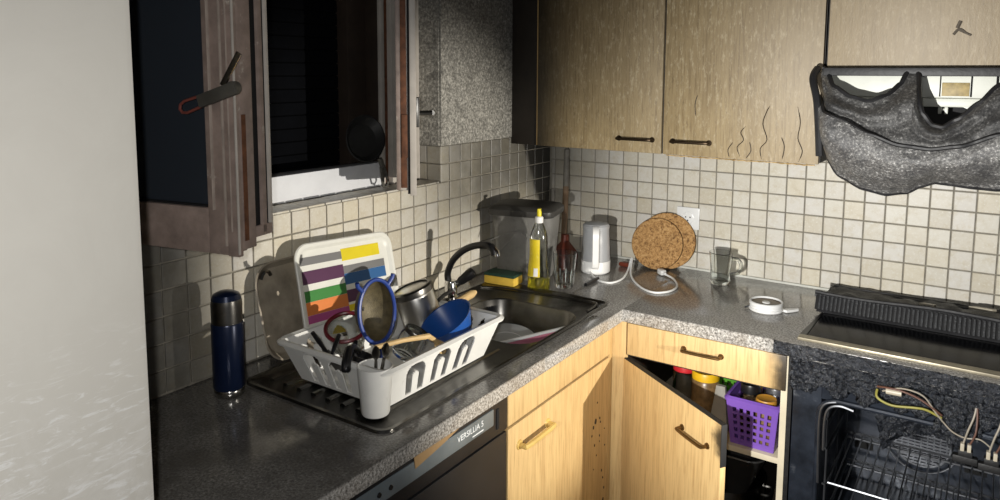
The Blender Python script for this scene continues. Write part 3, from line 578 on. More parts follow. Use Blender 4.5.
# ------------------------------------------------------------------ hob and debris
hb = thing('hob', 'black glass hob with pale metal front trim set in the worktop', 'hob', (1.46, -.3, ZC))
MB().box(1.190, 1.775, -.545, -.060, .9002, .9065, .002).build('glass_plate', 'hob_glass', hb)
m = MB(); m.box(1.172, 1.79, -.580, -.545, .9002, .9095, .003); m.box(1.776, 1.79, -.545, -.06, .9002, .9095, .002); m.build('front_trim', 'trim_metal', hb)
m = MB(); m.loft([[(1.172, -.545, .9002), (1.19, -.545, .9002), (1.19, -.30, .9002), (1.186, -.30, .9002)], [(1.172, -.545, .9085), (1.19, -.545, .9085), (1.19, -.30, .9085), (1.186, -.30, .9085)]]); m.build('side_trim', 'black_plastic', hb)
gr = thing('fallen_grille', 'black slotted plastic strip from the hood lying along the back of the hob', 'grille', (1.46, -.2, .907))
GX0, GX1 = 1.157, 1.77
m = MB(); m.tube([(GX0+(GX1-GX0)*i/40, -.262+.003*noise.noise((i*.7, 0, 0)), .963-.004*math.sin(i*.2)) for i in range(41)], .007, 8); m.tube([(GX0+.012+(GX1-GX0)*i/40, -.292, .911) for i in range(40)], .005, 6); m.build('rail', 'melt_edge', gr)
m = MB(); m.grid(lambda u, v: (GX0+.004+(GX1-GX0-.008)*u, -.285+.026*v, .912+.048*v), 20, 3, thick=.002); m.build('backing', 'black_plastic', gr)
m = MB()
for i in range(50):
    x = GX0+.018+i*.0121; m.loft([[(x-.0028, -.2945+.0*k, .912), (x+.0028, -.2945, .912), (x+.0028, -.2885, .912), (x-.0028, -.2885, .912)] if k == 0 else [(x-.0028, -.2695, .958), (x+.0028, -.2695, .958), (x+.0028, -.2635, .958), (x-.0028, -.2635, .958)] for k in range(2)])
tag(m.build('fins', 'char_fine', gr), kind='stuff')
m = MB(); m.grid(lambda u, v: (1.172+.6*u, -.255+.205*v, .931+.008*math.sin(PI*v)+.010*noise.noise((u*14, v*5, 3))-.012*(1-abs(2*v-1))), 60, 14, thick=.008); m.build('sagging_sheet', 'char_fine', gr)
m = MB(); m.tube([(1.180+.59*i/40, -.056+.002*noise.noise((i*.6, 2, 0)), .933+.004*noise.noise((i*.5, 0, 3))) for i in range(41)], .007, 8); m.tube(smooth_path([(1.180, -.058, .933), (1.172, -.10, .924), (1.166, -.17, .928), (1.160, -.255, .950)]), .006, 8); m.box(1.18, 1.77, -.07, -.03, .9072, .936, .004); m.build('rear_rail', 'melt_edge', gr)
for loc, s, lab in (((1.47, -.16, .949), (.024, .008), 'small white plaster flake on the burnt strip at the middle of the hob'), ((1.615, -.12, .952), (.036, .007), 'long white plaster flake on the burnt strip at the right of the hob')):
    m = MB(); m.slab([(-s[0], -s[1]), (s[0]*.7, -s[1]*1.1), (s[0], s[1]*.4), (-s[0]*.4, s[1])], -.004, .004, Matrix.Translation(loc)); tag(m.build('plaster_flake', 'ceramic'), lab, 'debris', 'flakes on the hob')

# ------------------------------------------------------------------ oven
ov = thing('built_in_oven', 'burnt out black built in oven with its door gone', 'oven', (1.46, -.3, .2)); OX0, OX1 = 1.172, 1.775; CX0, CX1, CZ0, CZ1, CB = 1.250, 1.705, .30, .748, -.13
m = MB(); m.box(OX0, CX0, -.600, -.585, .20, .857, .003); m.box(CX1, OX1, -.600, -.585, .20, .857, .003); m.box(CX0, CX1, -.600, -.585, .20, CZ0); m.box(CX0, CX1, -.597, -.585, CZ1, .857); m.build('front_frame', 'enamel_dark', ov)
m = MB(); m.box(CX0-.01, CX0, -.585, CB, CZ0, CZ1); m.box(CX1, CX1+.01, -.585, CB, CZ0, CZ1); m.box(CX0, CX1, -.585, CB, CZ0-.01, CZ0); m.box(CX0, CX1, -.585, CB, CZ1, CZ1+.01); m.box(CX0, CX1, CB, CB+.01, CZ0-.01, CZ1+.01); m.build('cavity', 'enamel_dark', ov, smooth=False)
m = MB(); m.tube([(x, -.604, z) for x, z in rrect(CX0-.006, CX1+.006, CZ0, CZ1+.004, .05, 6)], .007, 8, True); m.build('door_seal', 'enamel_dark', ov)
m = MB(); m.tube(smooth_path([(1.262, -.606, .60), (1.262, -.607, .69), (1.272, -.607, .728), (1.30, -.607, .742), (1.335, -.607, .737)]), .004, 6); m.tube(smooth_path([(1.252, -.609, .50), (1.248, -.609, .68), (1.258, -.609, .735), (1.29, -.609, .752)]), .0035, 6); m.build('loose_seal_wire', 'wire_steel', ov)
m = MB(); m.box(OX0-.014, OX0-.002, -.606, -.02, .10, .857); m.build('side_panel', 'carcass_burnt', ov, smooth=False)
m = MB(); m.grid(rough_plate(1.165, 1.785, .775, .859, -.605, .014, 150, 24, 9.7, .035), 150, 24, thick=.012); m.build('charred_fascia', 'char', ov)
m = MB(); m.grid(lambda u, v: (1.385+.20*u+.02*v, -.585+.05*v+.012*noise.fractal((u*9, v*9, 4), 1, 2, 4), .752-.075*v-.06*(u-.5)**2*4*v+.035*u+.012*noise.fractal((u*12, v*12, 8), 1, 2, 3)), 40, 16, thick=.010); m.build('hanging_char', 'char', ov)
m = MB(); m.grid(lambda u, v: (1.53+.10*u, -.612+.012*noise.fractal((u*9, v*9, 14), 1, 2, 4), .84-.10*v+.012*noise.fractal((u*12, v*12, 18), 1, 2, 3)), 24, 24, thick=.012); m.build('hanging_char', 'char', ov)
# fan cover on the cavity's back
fx, fz, fr_ = 1.478, .490, .083; m = MB()
m.tube(ell((fx, CB-.012, fz), (fr_, 0, 0), (0, 0, fr_), 40), .005, 6, True); m.tube(ell((fx, CB-.010, fz), (fr_+.022, 0, 0), (0, 0, fr_+.022), 40), .003, 6, True)
for k in range(-7, 8):
    z = k*.0105; w = math.sqrt(max(0, fr_**2-z*z)); m.box(fx-w, fx+w, CB-.015, CB-.010, fz+z-.0032, fz+z+.0032)
for k in range(-4, 5):
    x = k*.018; w = math.sqrt(max(0, fr_**2-x*x)); m.box(fx+x-.002, fx+x+.002, CB-.013, CB-.009, fz-w, fz+w)
m.build('fan_cover', 'wire_steel', ov)
m = MB()
for z in (.36, .47, .58, .67):
    m.tube(smooth_path([(CX0+.004, -.55, z), (CX0+.016, -.54, z+.006), (CX0+.016, -.30, z+.006), (CX0+.016, -.18, z+.006), (CX0+.004, -.16, z)], 3), .0035, 6); m.tube([(CX0+.012, -.55, z-.02), (CX0+.012, -.18, z-.02)], .003, 6)
for y in (-.55, -.36, -.18): m.tube([(CX0+.012, y, CZ0+.03), (CX0+.012, y, CZ1-.05)], .003, 6)
m.build('side_rails', 'wire_steel', ov)
MB().box(1.285, 1.34, CB-.004, CB, .41, .44, .001).build('vent', 'hole_dark', ov); MB().box(1.60, 1.66, CB-.004, CB, .42, .45, .001).build('vent', 'hole_dark', ov)
def oven_rack(z, y0, y1, label, n):
    r = thing('oven_rack', label, 'oven rack', (1.47, (y0+y1)/2, z), group='racks inside the oven')
    m = MB(); m.tube([(1.268, y0, z), (1.268, y1, z), (1.692, y1, z), (1.692, y0, z)], .004, 6, True); m.tube([(1.268, y1+.01, z+.012), (1.692, y1+.01, z+.012)], .0035, 6); m.build('rim', 'wire_steel', r)
    for i in range(n):
        x = 1.285+i*(.39/(n-1)); MB().tube([(x, y0, z+.003), (x, y1, z+.003), (x, y1+.01, z+.012)], .0022, 5).build('wire', 'wire_steel', r)
oven_rack(.470, -.54, -.20, 'upper wire rack inside the burnt oven', 15); oven_rack(.365, -.55, -.18, 'lower wire rack inside the burnt oven', 13)
def cable(name, pts, r, mat, label): return tag(MB().tube(smooth_path(pts, 6), r, 7).build(name, mat), label, 'wire', 'burnt wiring of the oven')
cable('wire', [(1.392, -.625, .822), (1.395, -.64, .805), (1.43, -.642, .793), (1.481, -.642, .800), (1.51, -.638, .800), (1.545, -.632, .785)], .0032, 'wire_yellow', 'yellow and green wire looping low across the oven fascia')
cable('wire', [(1.392, -.625, .830), (1.42, -.64, .838), (1.456, -.644, .838), (1.491, -.642, .828), (1.52, -.64, .812), (1.545, -.632, .792)], .0028, 'wire_brown', 'brown wire arching over the oven fascia')
cable('wire', [(1.405, -.625, .820), (1.45, -.642, .845), (1.50, -.642, .838), (1.53, -.638, .800), (1.548, -.632, .776)], .0022, 'wire_white', 'pale wire strand across the oven fascia')
cable('wire', [(1.545, -.632, .780), (1.57, -.63, .755), (1.60, -.628, .745), (1.63, -.628, .750), (1.655, -.628, .735)], .002, 'wire_white', 'thin pale wire drooping to the terminal blocks')
cn = tag(MB().cyl((1.415, -.638, .828), (1.452, -.640, .830), .008).build('connector', 'ceramic'), 'cream connector on the oven wiring', 'connector')
for i, (x, z, lab) in enumerate(((1.602, .728, 'left one of two pale terminal blocks hanging on wires in the oven'), (1.658, .722, 'right one of two pale terminal blocks hanging on wires in the oven'))):
    t = thing('terminal_block', lab, 'connector', (x, -.625, z-.03), group='terminal blocks in the oven')
    m = MB(); m.box(x-.016, x+.016, -.640, -.618, z-.03, z-.012, .003); m.box(x-.028, x+.028, -.636, -.615, z-.05, z-.03, .004); m.build('body', 'carcass_burnt', t)
    m = MB(); m.box(x-.012, x-.003, -.642, -.626, z-.014, z+.006, .002); m.box(x+.003, x+.012, -.642, -.626, z-.014, z+.006, .002); m.build('clip', 'ceramic', t)
    m = MB(); m.tube(smooth_path([(x-.006, -.634, z+.004), (x+.002, -.634, z+.04), (x+.012, -.63, z+.075), (x+.016, -.622, z+.10)], 5), .0024, 6); m.build('lead', 'wire_white', t)
    m = MB(); m.tube(smooth_path([(x+.008, -.634, z+.004), (x+.018, -.636, z+.035), (x+.020, -.63, z+.07), (x+.018, -.622, z+.10)], 5), .0024, 6); m.build('lead', 'wire_brown', t)

# ------------------------------------------------------------------ wall socket
so = thing('wall_socket', 'white square wall socket beside the cork mats', 'socket', (.630, -.001, 1.106))
MB().box(.584, .676, -.010, -.001, 1.062, 1.149, .004).build('plate', 'white_clean', so)
m = MB(); m.lathe([(.026, 0), (.026, .003), (.022, .004), (.021, .001), (.0, .001)], 24, frame((.630, -.0098, 1.106), (0, -1, 0)), cap1=False); m.build('round_insert', 'white_clean', so)
for dx, dz in ((-.009, .004), (.009, .004), (0, -.009)): MB().lathe([(.0028, 0), (.0028, .0006)], 10, frame((.630+dx, -.0110, 1.106+dz), (0, -1, 0))).build('pin_hole', 'hole_dark', so)

# ------------------------------------------------------------------ worktop objects
# kettle
kt = thing('kettle', 'small white electric kettle with handle in front on the worktop', 'kettle', (.350, -.250, ZC))
K = Matrix.Translation((.350, -.250, ZC)) @ Matrix.Scale(1.05, 4); m = MB(); m.lathe([(.050, .001), (.054, .006), (.0545, .045), (.0535, .047)], 32, K); m.build('base', 'white_clean', kt)
m = MB(); m.lathe([(.0535, .0475), (.0505, .110), (.0475, .168), (.044, .174), (.0, .176)], 32, K, cap1=False); m.build('body', 'grey_plastic', kt)
m = MB(); m.lathe([(.049, .166), (.0495, .176), (.044, .183), (.030, .187), (.0, .188)], 32, K, cap1=False); m.build('lid', 'grey_plastic', kt)
hd_ = Vector((.44, -.90, 0)).normalized(); c0 = Vector((.350, -.250, ZC))
m = MB(); pth = smooth_path([c0+hd_*.035+Vector((0, 0, .184)), c0+hd_*.062+Vector((0, 0, .182)), c0+hd_*.080+Vector((0, 0, .16)), c0+hd_*.080+Vector((0, 0, .09)), c0+hd_*.076+Vector((0, 0, .04)), c0+hd_*.05+Vector((0, 0, .03))], 6); sd = Vector((hd_.y, -hd_.x, 0))
loops = []
for i, p_ in enumerate(pth):
    t_ = (pth[min(i+1, len(pth)-1)]-pth[max(i-1, 0)]).normalized(); nn = sd.cross(t_); loops.append([tuple(p_+sd*a_+nn*b_) for a_, b_ in ((-.011, -.006), (.011, -.006), (.013, 0), (.011, .006), (-.011, .006), (-.013, 0))])
m.loft(loops); m.build('handle', 'white_clean', kt)
crd = smooth_path([(.352, -.300, .912), (.385, -.335, .904), (.430, -.372, .904), (.475, -.368, .904), (.488, -.300, .906), (.472, -.215, .918), (.462, -.170, .945), (.466, -.165, .952), (.474, -.19, .930), (.492, -.235, .912), (.531, -.294, .904), (.600, -.370, .904), (.655, -.392, .904), (.692, -.345, .904), (.690, -.270, .904), (.645, -.190, .905), (.595, -.158, .909)], 8)
m = MB(); m.tube(crd, .0038, 8); m.build('cord', 'cord_white', kt)
pl = Vector((.595, -.158, .912)); pd = Vector((-.72, .62, 0)).normalized(); m = MB(); m.box(-.010, .010, -.011, .011, 0, .034, .004, frame(pl, pd, (0, 0, 1))); m.lathe([(.0045, -.012), (.007, 0)], 10, frame(pl, pd)); m.build('plug', 'cord_white', kt)
m = MB()
for s in (-1, 1): q = pl+pd*.034+Vector((pd.y, -pd.x, 0))*.006*s; m.cyl(q, q+pd*.016, .002, n=8)
m.build('pin', 'steel', kt)
# cork mats
def cork_mat(c, r, n, label, pairs):
    t = thing('cork_mat', label, 'cork mat', (c[0], c[1], ZC), group='cork mats against the wall'); F_ = frame(c, n, (0, 0, 1))
    m = MB(); m.lathe([(r-.002, -.004), (r, -.002), (r, .004), (r-.002, .006), (0, .006)], 48, F_, cap1=False); m.build('disc', 'cork', t)
    m = MB(); m.lathe([(r+.0006, -.0035), (r+.0006, .0035)], 48, F_, False, False); m.build('rim', 'cork_rim', t)
cork_mat((.560, -.042, 1.0115), .111, (.18, -.95, .16), 'larger cork mat standing behind against the tiles', 0); cork_mat((.530, -.072, 1.001), .101, (.16, -.95, .24), 'smaller cork mat leaning in front of the larger one', 0)
# glass mug
gm = thing('glass_mug', 'clear glass mug with handle on the worktop beside the socket', 'mug', (.803, -.132, ZC)); K = Matrix.Translation((.803, -.132, ZC))
m = MB(); m.lathe([(.0, .001), (.032, .001), (.034, .006), (.036, .06), (.042, .118), (.0405, .119), (.0335, .06), (.031, .012), (.0, .010)], 32, K, False, False); m.build('body', 'glass', gm)
m = MB(); m.tube(smooth_path([(.840, -.120, ZC+.095), (.862, -.112, ZC+.092), (.872, -.108, ZC+.070), (.862, -.112, ZC+.045), (.838, -.122, ZC+.038)]), .0065, 8); m.build('handle', 'glass', gm)
# clip lid
cl = thing('round_tin', 'flat round white tin with tan centre on the worktop by the hob', 'tin', (1.025, -.352, ZC)); K = Matrix.Translation((1.025, -.352, ZC))
m = MB(); m.lathe([(.050, .0005), (.054, .004), (.054, .010), (.050, .012), (.050, .018), (.053, .021), (.053, .030), (.049, .032), (.046, .028)], 36, K, True, False); m.build('ring', 'white_clean', cl)
m = MB(); m.lathe([(.0465, .026), (.030, .025), (.0, .025)], 36, K, False, False); m.build('centre', 'lid_tan', cl); m = MB(); m.lathe([(.013, .0252), (.012, .028), (.0, .029)], 20, K, False, False); m.build('knob', 'white_clean', cl)
m = MB(); m.slab([(1.076, -.345), (1.082, -.330), (1.100, -.315), (1.115, -.300), (1.118, -.310), (1.105, -.332), (1.090, -.350)], .902, .910); m.build('clip', 'white_clean', cl)
m = MB(); m.tube(smooth_path([(.976, -.372, .912), (.966, -.378, .908), (.964, -.372, .904), (.974, -.366, .906)], 4), .002, 6); m.build('wire_loop', 'wire_steel', cl)
# bin
bn = thing('kitchen_bin', 'grey plastic bin with dark lid standing in the corner of the worktop', 'bin', (.158, -.455, ZC), math.radians(14)); 
def rl(w, d, r, z): return [(x, y, z) for x, y in rrect(-w/2, w/2, -d/2, d/2, r, 4)]
m = MB(); m.loft([rl(.185, .135, .03, .001), rl(.195, .145, .03, .02), rl(.232, .176, .03, .245), rl(.238, .182, .03, .252)]); m.build('body', 'bin_grey', bn, world=False)
m = MB(); m.loft([rl(.250, .194, .032, .246), rl(.256, .198, .032, .252), rl(.254, .198, .032, .268), rl(.236, .18, .03, .278), rl(.19, .14, .03, .284)]); m.build('lid', 'bin_lid', bn, world=False)
m = MB(); m.tube(smooth_path([(-.11, -.088, .15), (-.06, -.092, .175), (0.0, -.0945, .19), (.03, -.0935, .17)], 6), [.003]*18+[.001], 6); m.tube(smooth_path([(-.09, -.083, .10), (-.03, -.090, .16), (-.01, -.094, .205)], 6), .002, 6); m.build('melted_wrinkle', 'bin_grey', bn, world=False)
# plunger stick
ps = thing('plunger', 'wooden stick with reddish brown cup standing behind the tumbler', 'plunger', (.150, -.150, ZC))
m = MB(); m.cyl((.146, -.140, .985), (.108, -.060, 1.190), .0125); m.build('lower_stick', 'stick_wood', ps); m = MB(); m.cyl((.108, -.060, 1.190), (.0895, -.0215, 1.335), .0125); m.lathe([(.0128, 0), (.0135, .006), (.010, .012)], 12, frame((.0895, -.0215, 1.335), (-.14, .3, 1))); m.build('upper_stick', 'stick_grey', ps)
m = MB(); m.lathe([(.052, .001), (.055, .012), (.050, .035), (.030, .060), (.018, .075), (.016, .105), (.0, .107)], 24, Matrix.Translation((.157, -.150, ZC)), True, False); m.build('cup', 'plunger_red', ps)
# dish soap
sb = thing('soap_bottle', 'clear dish soap bottle with yellow label and yellow cap beside the sponge', 'bottle', (.288, -.578, ZC)); ang = math.radians(25)
def ob(w, d, z, n=24): return [(w*math.cos(2*PI*i/n), d*math.sin(2*PI*i/n), z) for i in range(n)]
KS = Matrix.Translation((.288, -.578, ZC)) @ Matrix.Rotation(ang, 4, 'Z')
bp = [(.038, .026, .001), (.040, .028, .006), (.040, .028, .03), (.036, .026, .08), (.031, .024, .13), (.032, .024, .17), (.030, .022, .20), (.018, .016, .235), (.013, .013, .245)]
m = MB(); m.loft([ob(*b) for b in bp], m=KS); m.build('bottle_body', 'bottle_clear', sb)
m = MB(); m.loft([ob(w-.003, d-.003, z) for w, d, z in ((.039, .027, .003), (.040, .028, .02), (.0395, .0275, .042))], m=KS); m.build('liquid', 'soap_liquid', sb)
def label_pt(u, v):
    z = .05+.135*v; w = lerp_curve([(b[2], b[0]) for b in bp], z)+.0012; d_ = lerp_curve([(b[2], b[1]) for b in bp], z)+.0012; a_ = math.radians(188+92*u); return tuple(KS @ Vector((w*math.cos(a_), d_*math.sin(a_), z)))
m = MB(); m.grid(label_pt, 16, 12, thick=.0006); lb = m.build('label', 'label_yellow', sb); 
m = MB(); m.grid(lambda u, v: tuple(Vector(label_pt(.62+.26*u, .02+.22*v))+Vector((.001, -.0012, 0))), 4, 4, thick=.0004); m.build('barcode', 'white_clean', lb)
m = MB(); m.lathe([(.0145, .243), (.0150, .262), (.012, .266)], 16, KS); m.build('collar', 'white_clean', sb); m = MB(); m.lathe([(.008, .266), (.0085, .280), (.006, .290)], 12, KS); m.box(-.006, .006, -.006, .014, .284, .293, .002, KS); m.build('cap', 'cap_yellow', sb)
# tumbler
tb = thing('tumbler', 'clear glass tumbler with faceted base beside the soap bottle', 'glass', (.352, -.503, ZC)); K = Matrix.Translation((.352, -.503, ZC))
m = MB(); m.lathe([(0, .001), (.030, .001), (.032, .004), (.036, .062), (.038, .068), (.0435, .128), (.0420, .129), (.0365, .070), (.030, .014), (0, .012)], 36, K, False, False); m.build('body', 'glass', tb)
for i in range(10):
    a_ = 2*PI*i/10; MB().tube([(.352+r*math.cos(a_), -.503+r*math.sin(a_), ZC+z) for r, z in ((.0315, .006), (.034, .04), (.037, .064))], [.002, .003, .001], 6).build('facet_rib', 'glass', tb)
# sponge
sg = thing('sponge', 'yellow sponge with dark green scouring top beside the soap bottle', 'sponge', (.150, -.600, Zk), math.radians(5))
m = MB(); m.box(-.062, .062, -.035, .035, 0, .030, .004); m.build('foam', 'sponge_yellow', sg, world=False); m = MB(); m.box(-.062, .062, -.0355, .0355, .0302, .040, .003); m.build('scourer', 'sponge_green', sg, world=False)
# black handled knife
kn = thing('knife', 'black handled knife lying on the worktop in front of the kettle', 'knife', (.415, -.46, ZC))
m = MB(); m.tube([(.414, -.355, .908), (.416, -.40, .909), (.417, -.46, .908)], [.006, .008, .007], 8); m.build('handle', 'black_plastic', kn); m = MB(); m.loft([[(.411, -.459, .9045), (.421, -.459, .9045), (.421, -.459, .906), (.411, -.459, .906)], [(.416, -.575, .9025), (.420, -.575, .9025), (.420, -.575, .9035), (.416, -.575, .9035)]]); m.build('blade', 'steel', kn)
# scrap by the kettle
m = MB(); m.slab([(-.028, -.012), (.010, -.016), (.026, .0), (.014, .018), (-.018, .014)], 0, .016, Matrix.Translation((.418, -.110, ZC+.001)), .004); tag(m.build('cork_scrap', 'plunger_red'), 'small brown lump on the worktop between kettle and cork mats', 'scrap')
# plate and pink board in the sink
pt = thing('plate', 'pale glass plate lying in the sink basin', 'plate', (.335, -.850, .79)); F_ = frame((.335, -.852, .803), (.10, -.06, 1))
m = MB(); m.lathe([(0, 0), (.05, .0), (.065, .006), (.092, .014), (.093, .016), (.065, .0095), (.05, .004), (0, .004)], 40, F_, False, False); m.build('dish', 'plate_glass', pt)
m = MB(); m.tube(ell(F_ @ Vector((0, 0, .005)), F_.to_3x3() @ Vector((.05, 0, 0)), F_.to_3x3() @ Vector((0, .05, 0)), 30), .0012, 5, True); m.build('ring', 'white_clean', pt)
pk = thing('cutting_board', 'thin pink edged board standing against the front of the sink basin', 'board', (.48, -.92, .79))
PKM = leaning((.431, -1.044, .800), (.536, -.790, .800), (.445, -1.040, .88))
m = MB(); m.box(0, .270, 0, .075, -.003, .003, .002, PKM); m.build('board', 'pink', pk); m = MB(); m.box(-.001, .271, .0752, .083, -.004, .004, .002, PKM); m.build('rim', 'white_clean', pk)
# thermos
th = thing('thermos', 'dark blue thermos flask with steel cap band on the worktop by the fridge', 'thermos', (.124, -1.745, ZC)); K = Matrix.Translation((.124, -1.745, ZC))
m = MB(); m.lathe([(.034, .001), (.035, .003), (.035, .017), (.0345, .018)], 32, K); m.build('base_band', 'steel', th); m = MB(); m.lathe([(.0345, .0182), (.037, .024), (.037, .176), (.0355, .180)], 32, K); m.build('body', 'thermos_blue', th)
m = MB(); m.lathe([(.0355, .1802), (.0358, .225), (.034, .236)], 32, K); m.build('cap_band', 'steel_dull', th); m = MB(); m.lathe([(.0345, .2362), (.030, .248), (.018, .254), (0, .256)], 32, K, True, False); m.build('cap_top', 'thermos_blue', th)

# ------------------------------------------------------------------ dish rack
rk = thing('dish_rack', 'white plastic dish rack with corner cutlery cup on the drainer', 'dish rack', (.36, -1.41, Zk+.003))
RZ0, RZ1 = .912, 1.015
def rim_pt(s, h):
    """point on the tapered wall: s around the rim 0..1, h up the wall"""
    k = min(int(s*4), 3); t = s*4-k; tx, ty = .174, .228; bx, by = .142, .190
    P_ = lambda hx, hy: [(hx, -hy), (hx, hy), (-hx, hy), (-hx, -hy)]
    A = P_(bx, by); B_ = P_(tx, ty); a0, a1 = A[k], A[(k+1) % 4]; b0, b1 = B_[k], B_[(k+1) % 4]
    lo = Vector(a0).lerp(Vector(a1), t); hi = Vector(b0).lerp(Vector(b1), t); q = lo.lerp(hi, h); return Vector((.36+q.x, -1.412+q.y, RZ0+(RZ1-RZ0)*h))
def n_slot(t, h, c, w):
    d_ = abs(t-c)/w
    if d_ > 1 or h < .07: return False
    if h > .62: return (d_*d_+((h-.62)/.24)**2) < 1
    tongue = d_ < .36 and h < .52+.10*math.sqrt(max(0, 1-(d_/.36)**2)); return not tongue
def side_mask(cs, w): return lambda u, v: not any(n_slot(u, v, c, w) for c in cs)
for k, cs, w, nu in ((0, (.24, .47, .70), .078, 150), (1, (.14, .26, .38, .50, .62, .74, .86), .030, 110), (2, (.2, .4, .6, .8), .06, 120), (3, (.28, .54), .098, 110)):
    m = MB(); m.grid(lambda u, v, k=k: rim_pt((k+min(u, .99999))/4, v), nu, 30, side_mask(cs, w), .004); m.build('side_wall', 'white_plastic', rk)
def ring(dx, dy, z, r): return [(x, y, z) for x, y in rrect(.36-dx, .36+dx, -1.412-dy, -1.412+dy, r, 6)]
m = MB(); m.loft([ring(.172, .226, 1.012, .02), ring(.180, .235, 1.014, .028), ring(.188, .243, 1.009, .032), ring(.189, .244, 1.014, .032), ring(.181, .236, 1.020, .028), ring(.172, .226, 1.018, .02)], False, False); m.build('rim', 'white_plastic', rk)
m = MB(); m.loft([ring(.143, .191, RZ0, .02), ring(.143, .191, RZ0+.004, .02)]); 
m.build('floor_tray', 'white_plastic', rk)
for x, y in ((.24, -1.58), (.48, -1.58), (.24, -1.25), (.48, -1.25)): MB().cyl((x, y, Zk+.003), (x, y, RZ0), .008).build('foot', 'black_plastic', rk)
m = MB(); m.lathe([(.030, 0), (.032, .004), (.041, .112), (.0385, .112), (.030, .008), (0, .006)], 28, Matrix.Translation((.497, -1.632, .909)), True, False); m.build('cutlery_cup', 'white_plastic', rk)
m = MB(); m.lathe([(.020, 0), (.018, .004)], 16, Matrix.Translation((.497, -1.632, .9055))); m.build('cup_foot', 'black_plastic', rk)
m = MB()
for y in (-1.262, -1.250): m.box(.529, .531, y-.004, y+.004, .985, 1.003, 0)
# items in the rack
st = thing('strainer', 'blue rimmed mesh strainer standing in the dish rack', 'strainer', (.37, -1.485, .93)); SC_ = Vector((.372, -1.492, 1.083)); SN = Vector((.90, -.10, .10)); F_ = frame(SC_, SN, (0, 0, 1))
m = MB(); m.tube([F_ @ Vector((.079*math.cos(a_), .056*math.sin(a_), 0)) for a_ in [2*PI*i/40 for i in range(40)]], .0052, 8, True); m.build('rim', 'blue_rim', st)
m = MB(); m.grid(lambda u, v: F_ @ Vector((.077*math.cos(2*PI*u)*math.cos(v*1.5), .054*math.sin(2*PI*u)*math.cos(v*1.5), -.056*math.sin(v*1.5))), 32, 10, thick=.0012); m.build('mesh_bowl', 'mesh_beige', st)
m = MB(); m.box(-.006, .006, -.004, .004, 0, .10, .002, frame(F_ @ Vector((-.076, 0, 0)), F_.to_3x3() @ Vector((-1, .0, .04)), (0, 1, 0))); 
m.build('handle', 'blue_rim', st)
for s in (-1, 1): MB().tube([F_ @ Vector((.058, s*.040, 0)), F_ @ Vector((.074, s*.055, .002)), F_ @ Vector((.083, s*.057, .004))], .0055, 8).build('ear', 'blue_rim', st)
po = thing('saucepan', 'shiny steel saucepan upside down in the dish rack', 'saucepan', (.30, -1.25, .93)); F_ = frame((.326, -1.262, .986), (-.26, -.20, .94)) @ Matrix.Diagonal((1.06, 1.06, 1, 1))
m = MB(); m.lathe([(.055, 0), (.0525, .002), (.053, .006), (.052, .088), (.049, .096), (.044, .098), (.0, .0985)], 40, F_, False, False); m.lathe([(.050, .002), (.050, .090), (0, .093)], 40, F_, False, False); m.build('body', 'pan_steel', po)
m = MB(); m.lathe([(.0535, .080), (.0545, .084), (.0545, .096), (.050, .1005), (.044, .101)], 40, F_, False, False); m.build('base_disc', 'steel_dull', po)
m = MB(); m.tube(smooth_path([F_ @ Vector(p_) for p_ in ((.0, .052, .02), (.0, .075, .022), (-.01, .11, .02), (-.02, .15, .012))]), [.006]*19, 8); m.build('handle', 'black_plastic', po)
bb = thing('blue_bowl', 'bright blue plastic bowl tipped on its side in the dish rack', 'bowl', (.44, -1.33, .93)); F_ = frame((.452, -1.322, 1.030), (-.26, -.46, .83))
m = MB(); m.lathe([(0, -.062), (.038, -.062), (.050, -.050), (.075, .0), (.0765, .002), (.073, .001), (.048, -.047), (.036, -.058), (0, -.058)], 36, F_, False, False); m.build('shell', 'blue_plastic', bb)
ws = thing('wooden_spoon', 'pale wooden spoon lying across the front of the dish rack', 'spoon', (.48, -1.5, 1.02))
m = MB(); m.tube([(.458, -1.590, 1.040), (.482, -1.52, 1.041), (.505, -1.455, 1.036), (.49, -1.40, 1.00)], [.006, .006, .007, .006], 8); m.build('handle', 'wood_spoon', ws); m = MB(); m.lathe([(0, -.006), (.018, -.004), (.022, .0), (.016, .002), (0, -.001)], 16, frame((.486, -1.385, .985), (.7, .1, .5)), False, False); m.build('spoon_bowl', 'wood_spoon', ws)
rp_ = thing('rolling_pin', 'pale wooden handle sticking out of the far end of the dish rack', 'rolling pin', (.4, -1.2, .99)); m = MB(); m.tube([(.385, -1.27, 1.02), (.395, -1.19, 1.033), (.400, -1.135, 1.042), (.401, -1.118, 1.044)], [.011, .011, .012, .006], 10); m.build('grip', 'wood_spoon', rp_)
kh = thing('ladle', 'black plastic ladle with its handle over the rack edge beside the cutlery cup', 'ladle', (.42, -1.6, .95)); m = MB(); m.tube(smooth_path([(.36, -1.54, .99), (.395, -1.595, 1.030), (.420, -1.635, 1.040), (.438, -1.662, 1.025), (.446, -1.672, 1.005)]), [.005]*8+[.007]*8+[.011]*14+[.010, .009, .006], 10); m.build('handle', 'black_plastic', kh)
m = MB(); m.lathe([(0, -.03), (.022, -.022), (.034, 0), (.032, 0), (.02, -.019), (0, -.027)], 20, frame((.345, -1.52, .975), (.2, .3, 1)), False, False); m.build('ladle_cup', 'black_plastic', kh)
rj = thing('food_box', 'clear glass food dish with dark red rim in the dish rack', 'food box', (.27, -1.54, .93)); F_ = frame((.248, -1.480, 1.014), (.25, -.35, .9)); m = MB(); m.tube(ell(F_ @ Vector((0, 0, 0)), F_.to_3x3() @ Vector((.052, 0, 0)), F_.to_3x3() @ Vector((0, .052, 0)), 36), .0055, 8, True); m.build('rim', 'red_plastic', rj)
m = MB(); m.lathe([(0, -.07), (.036, -.07), (.043, -.06), (.050, -.003), (.047, -.003), (.040, -.057), (0, -.066)], 32, F_, False, False); m.build('bowl', 'glass', rj)
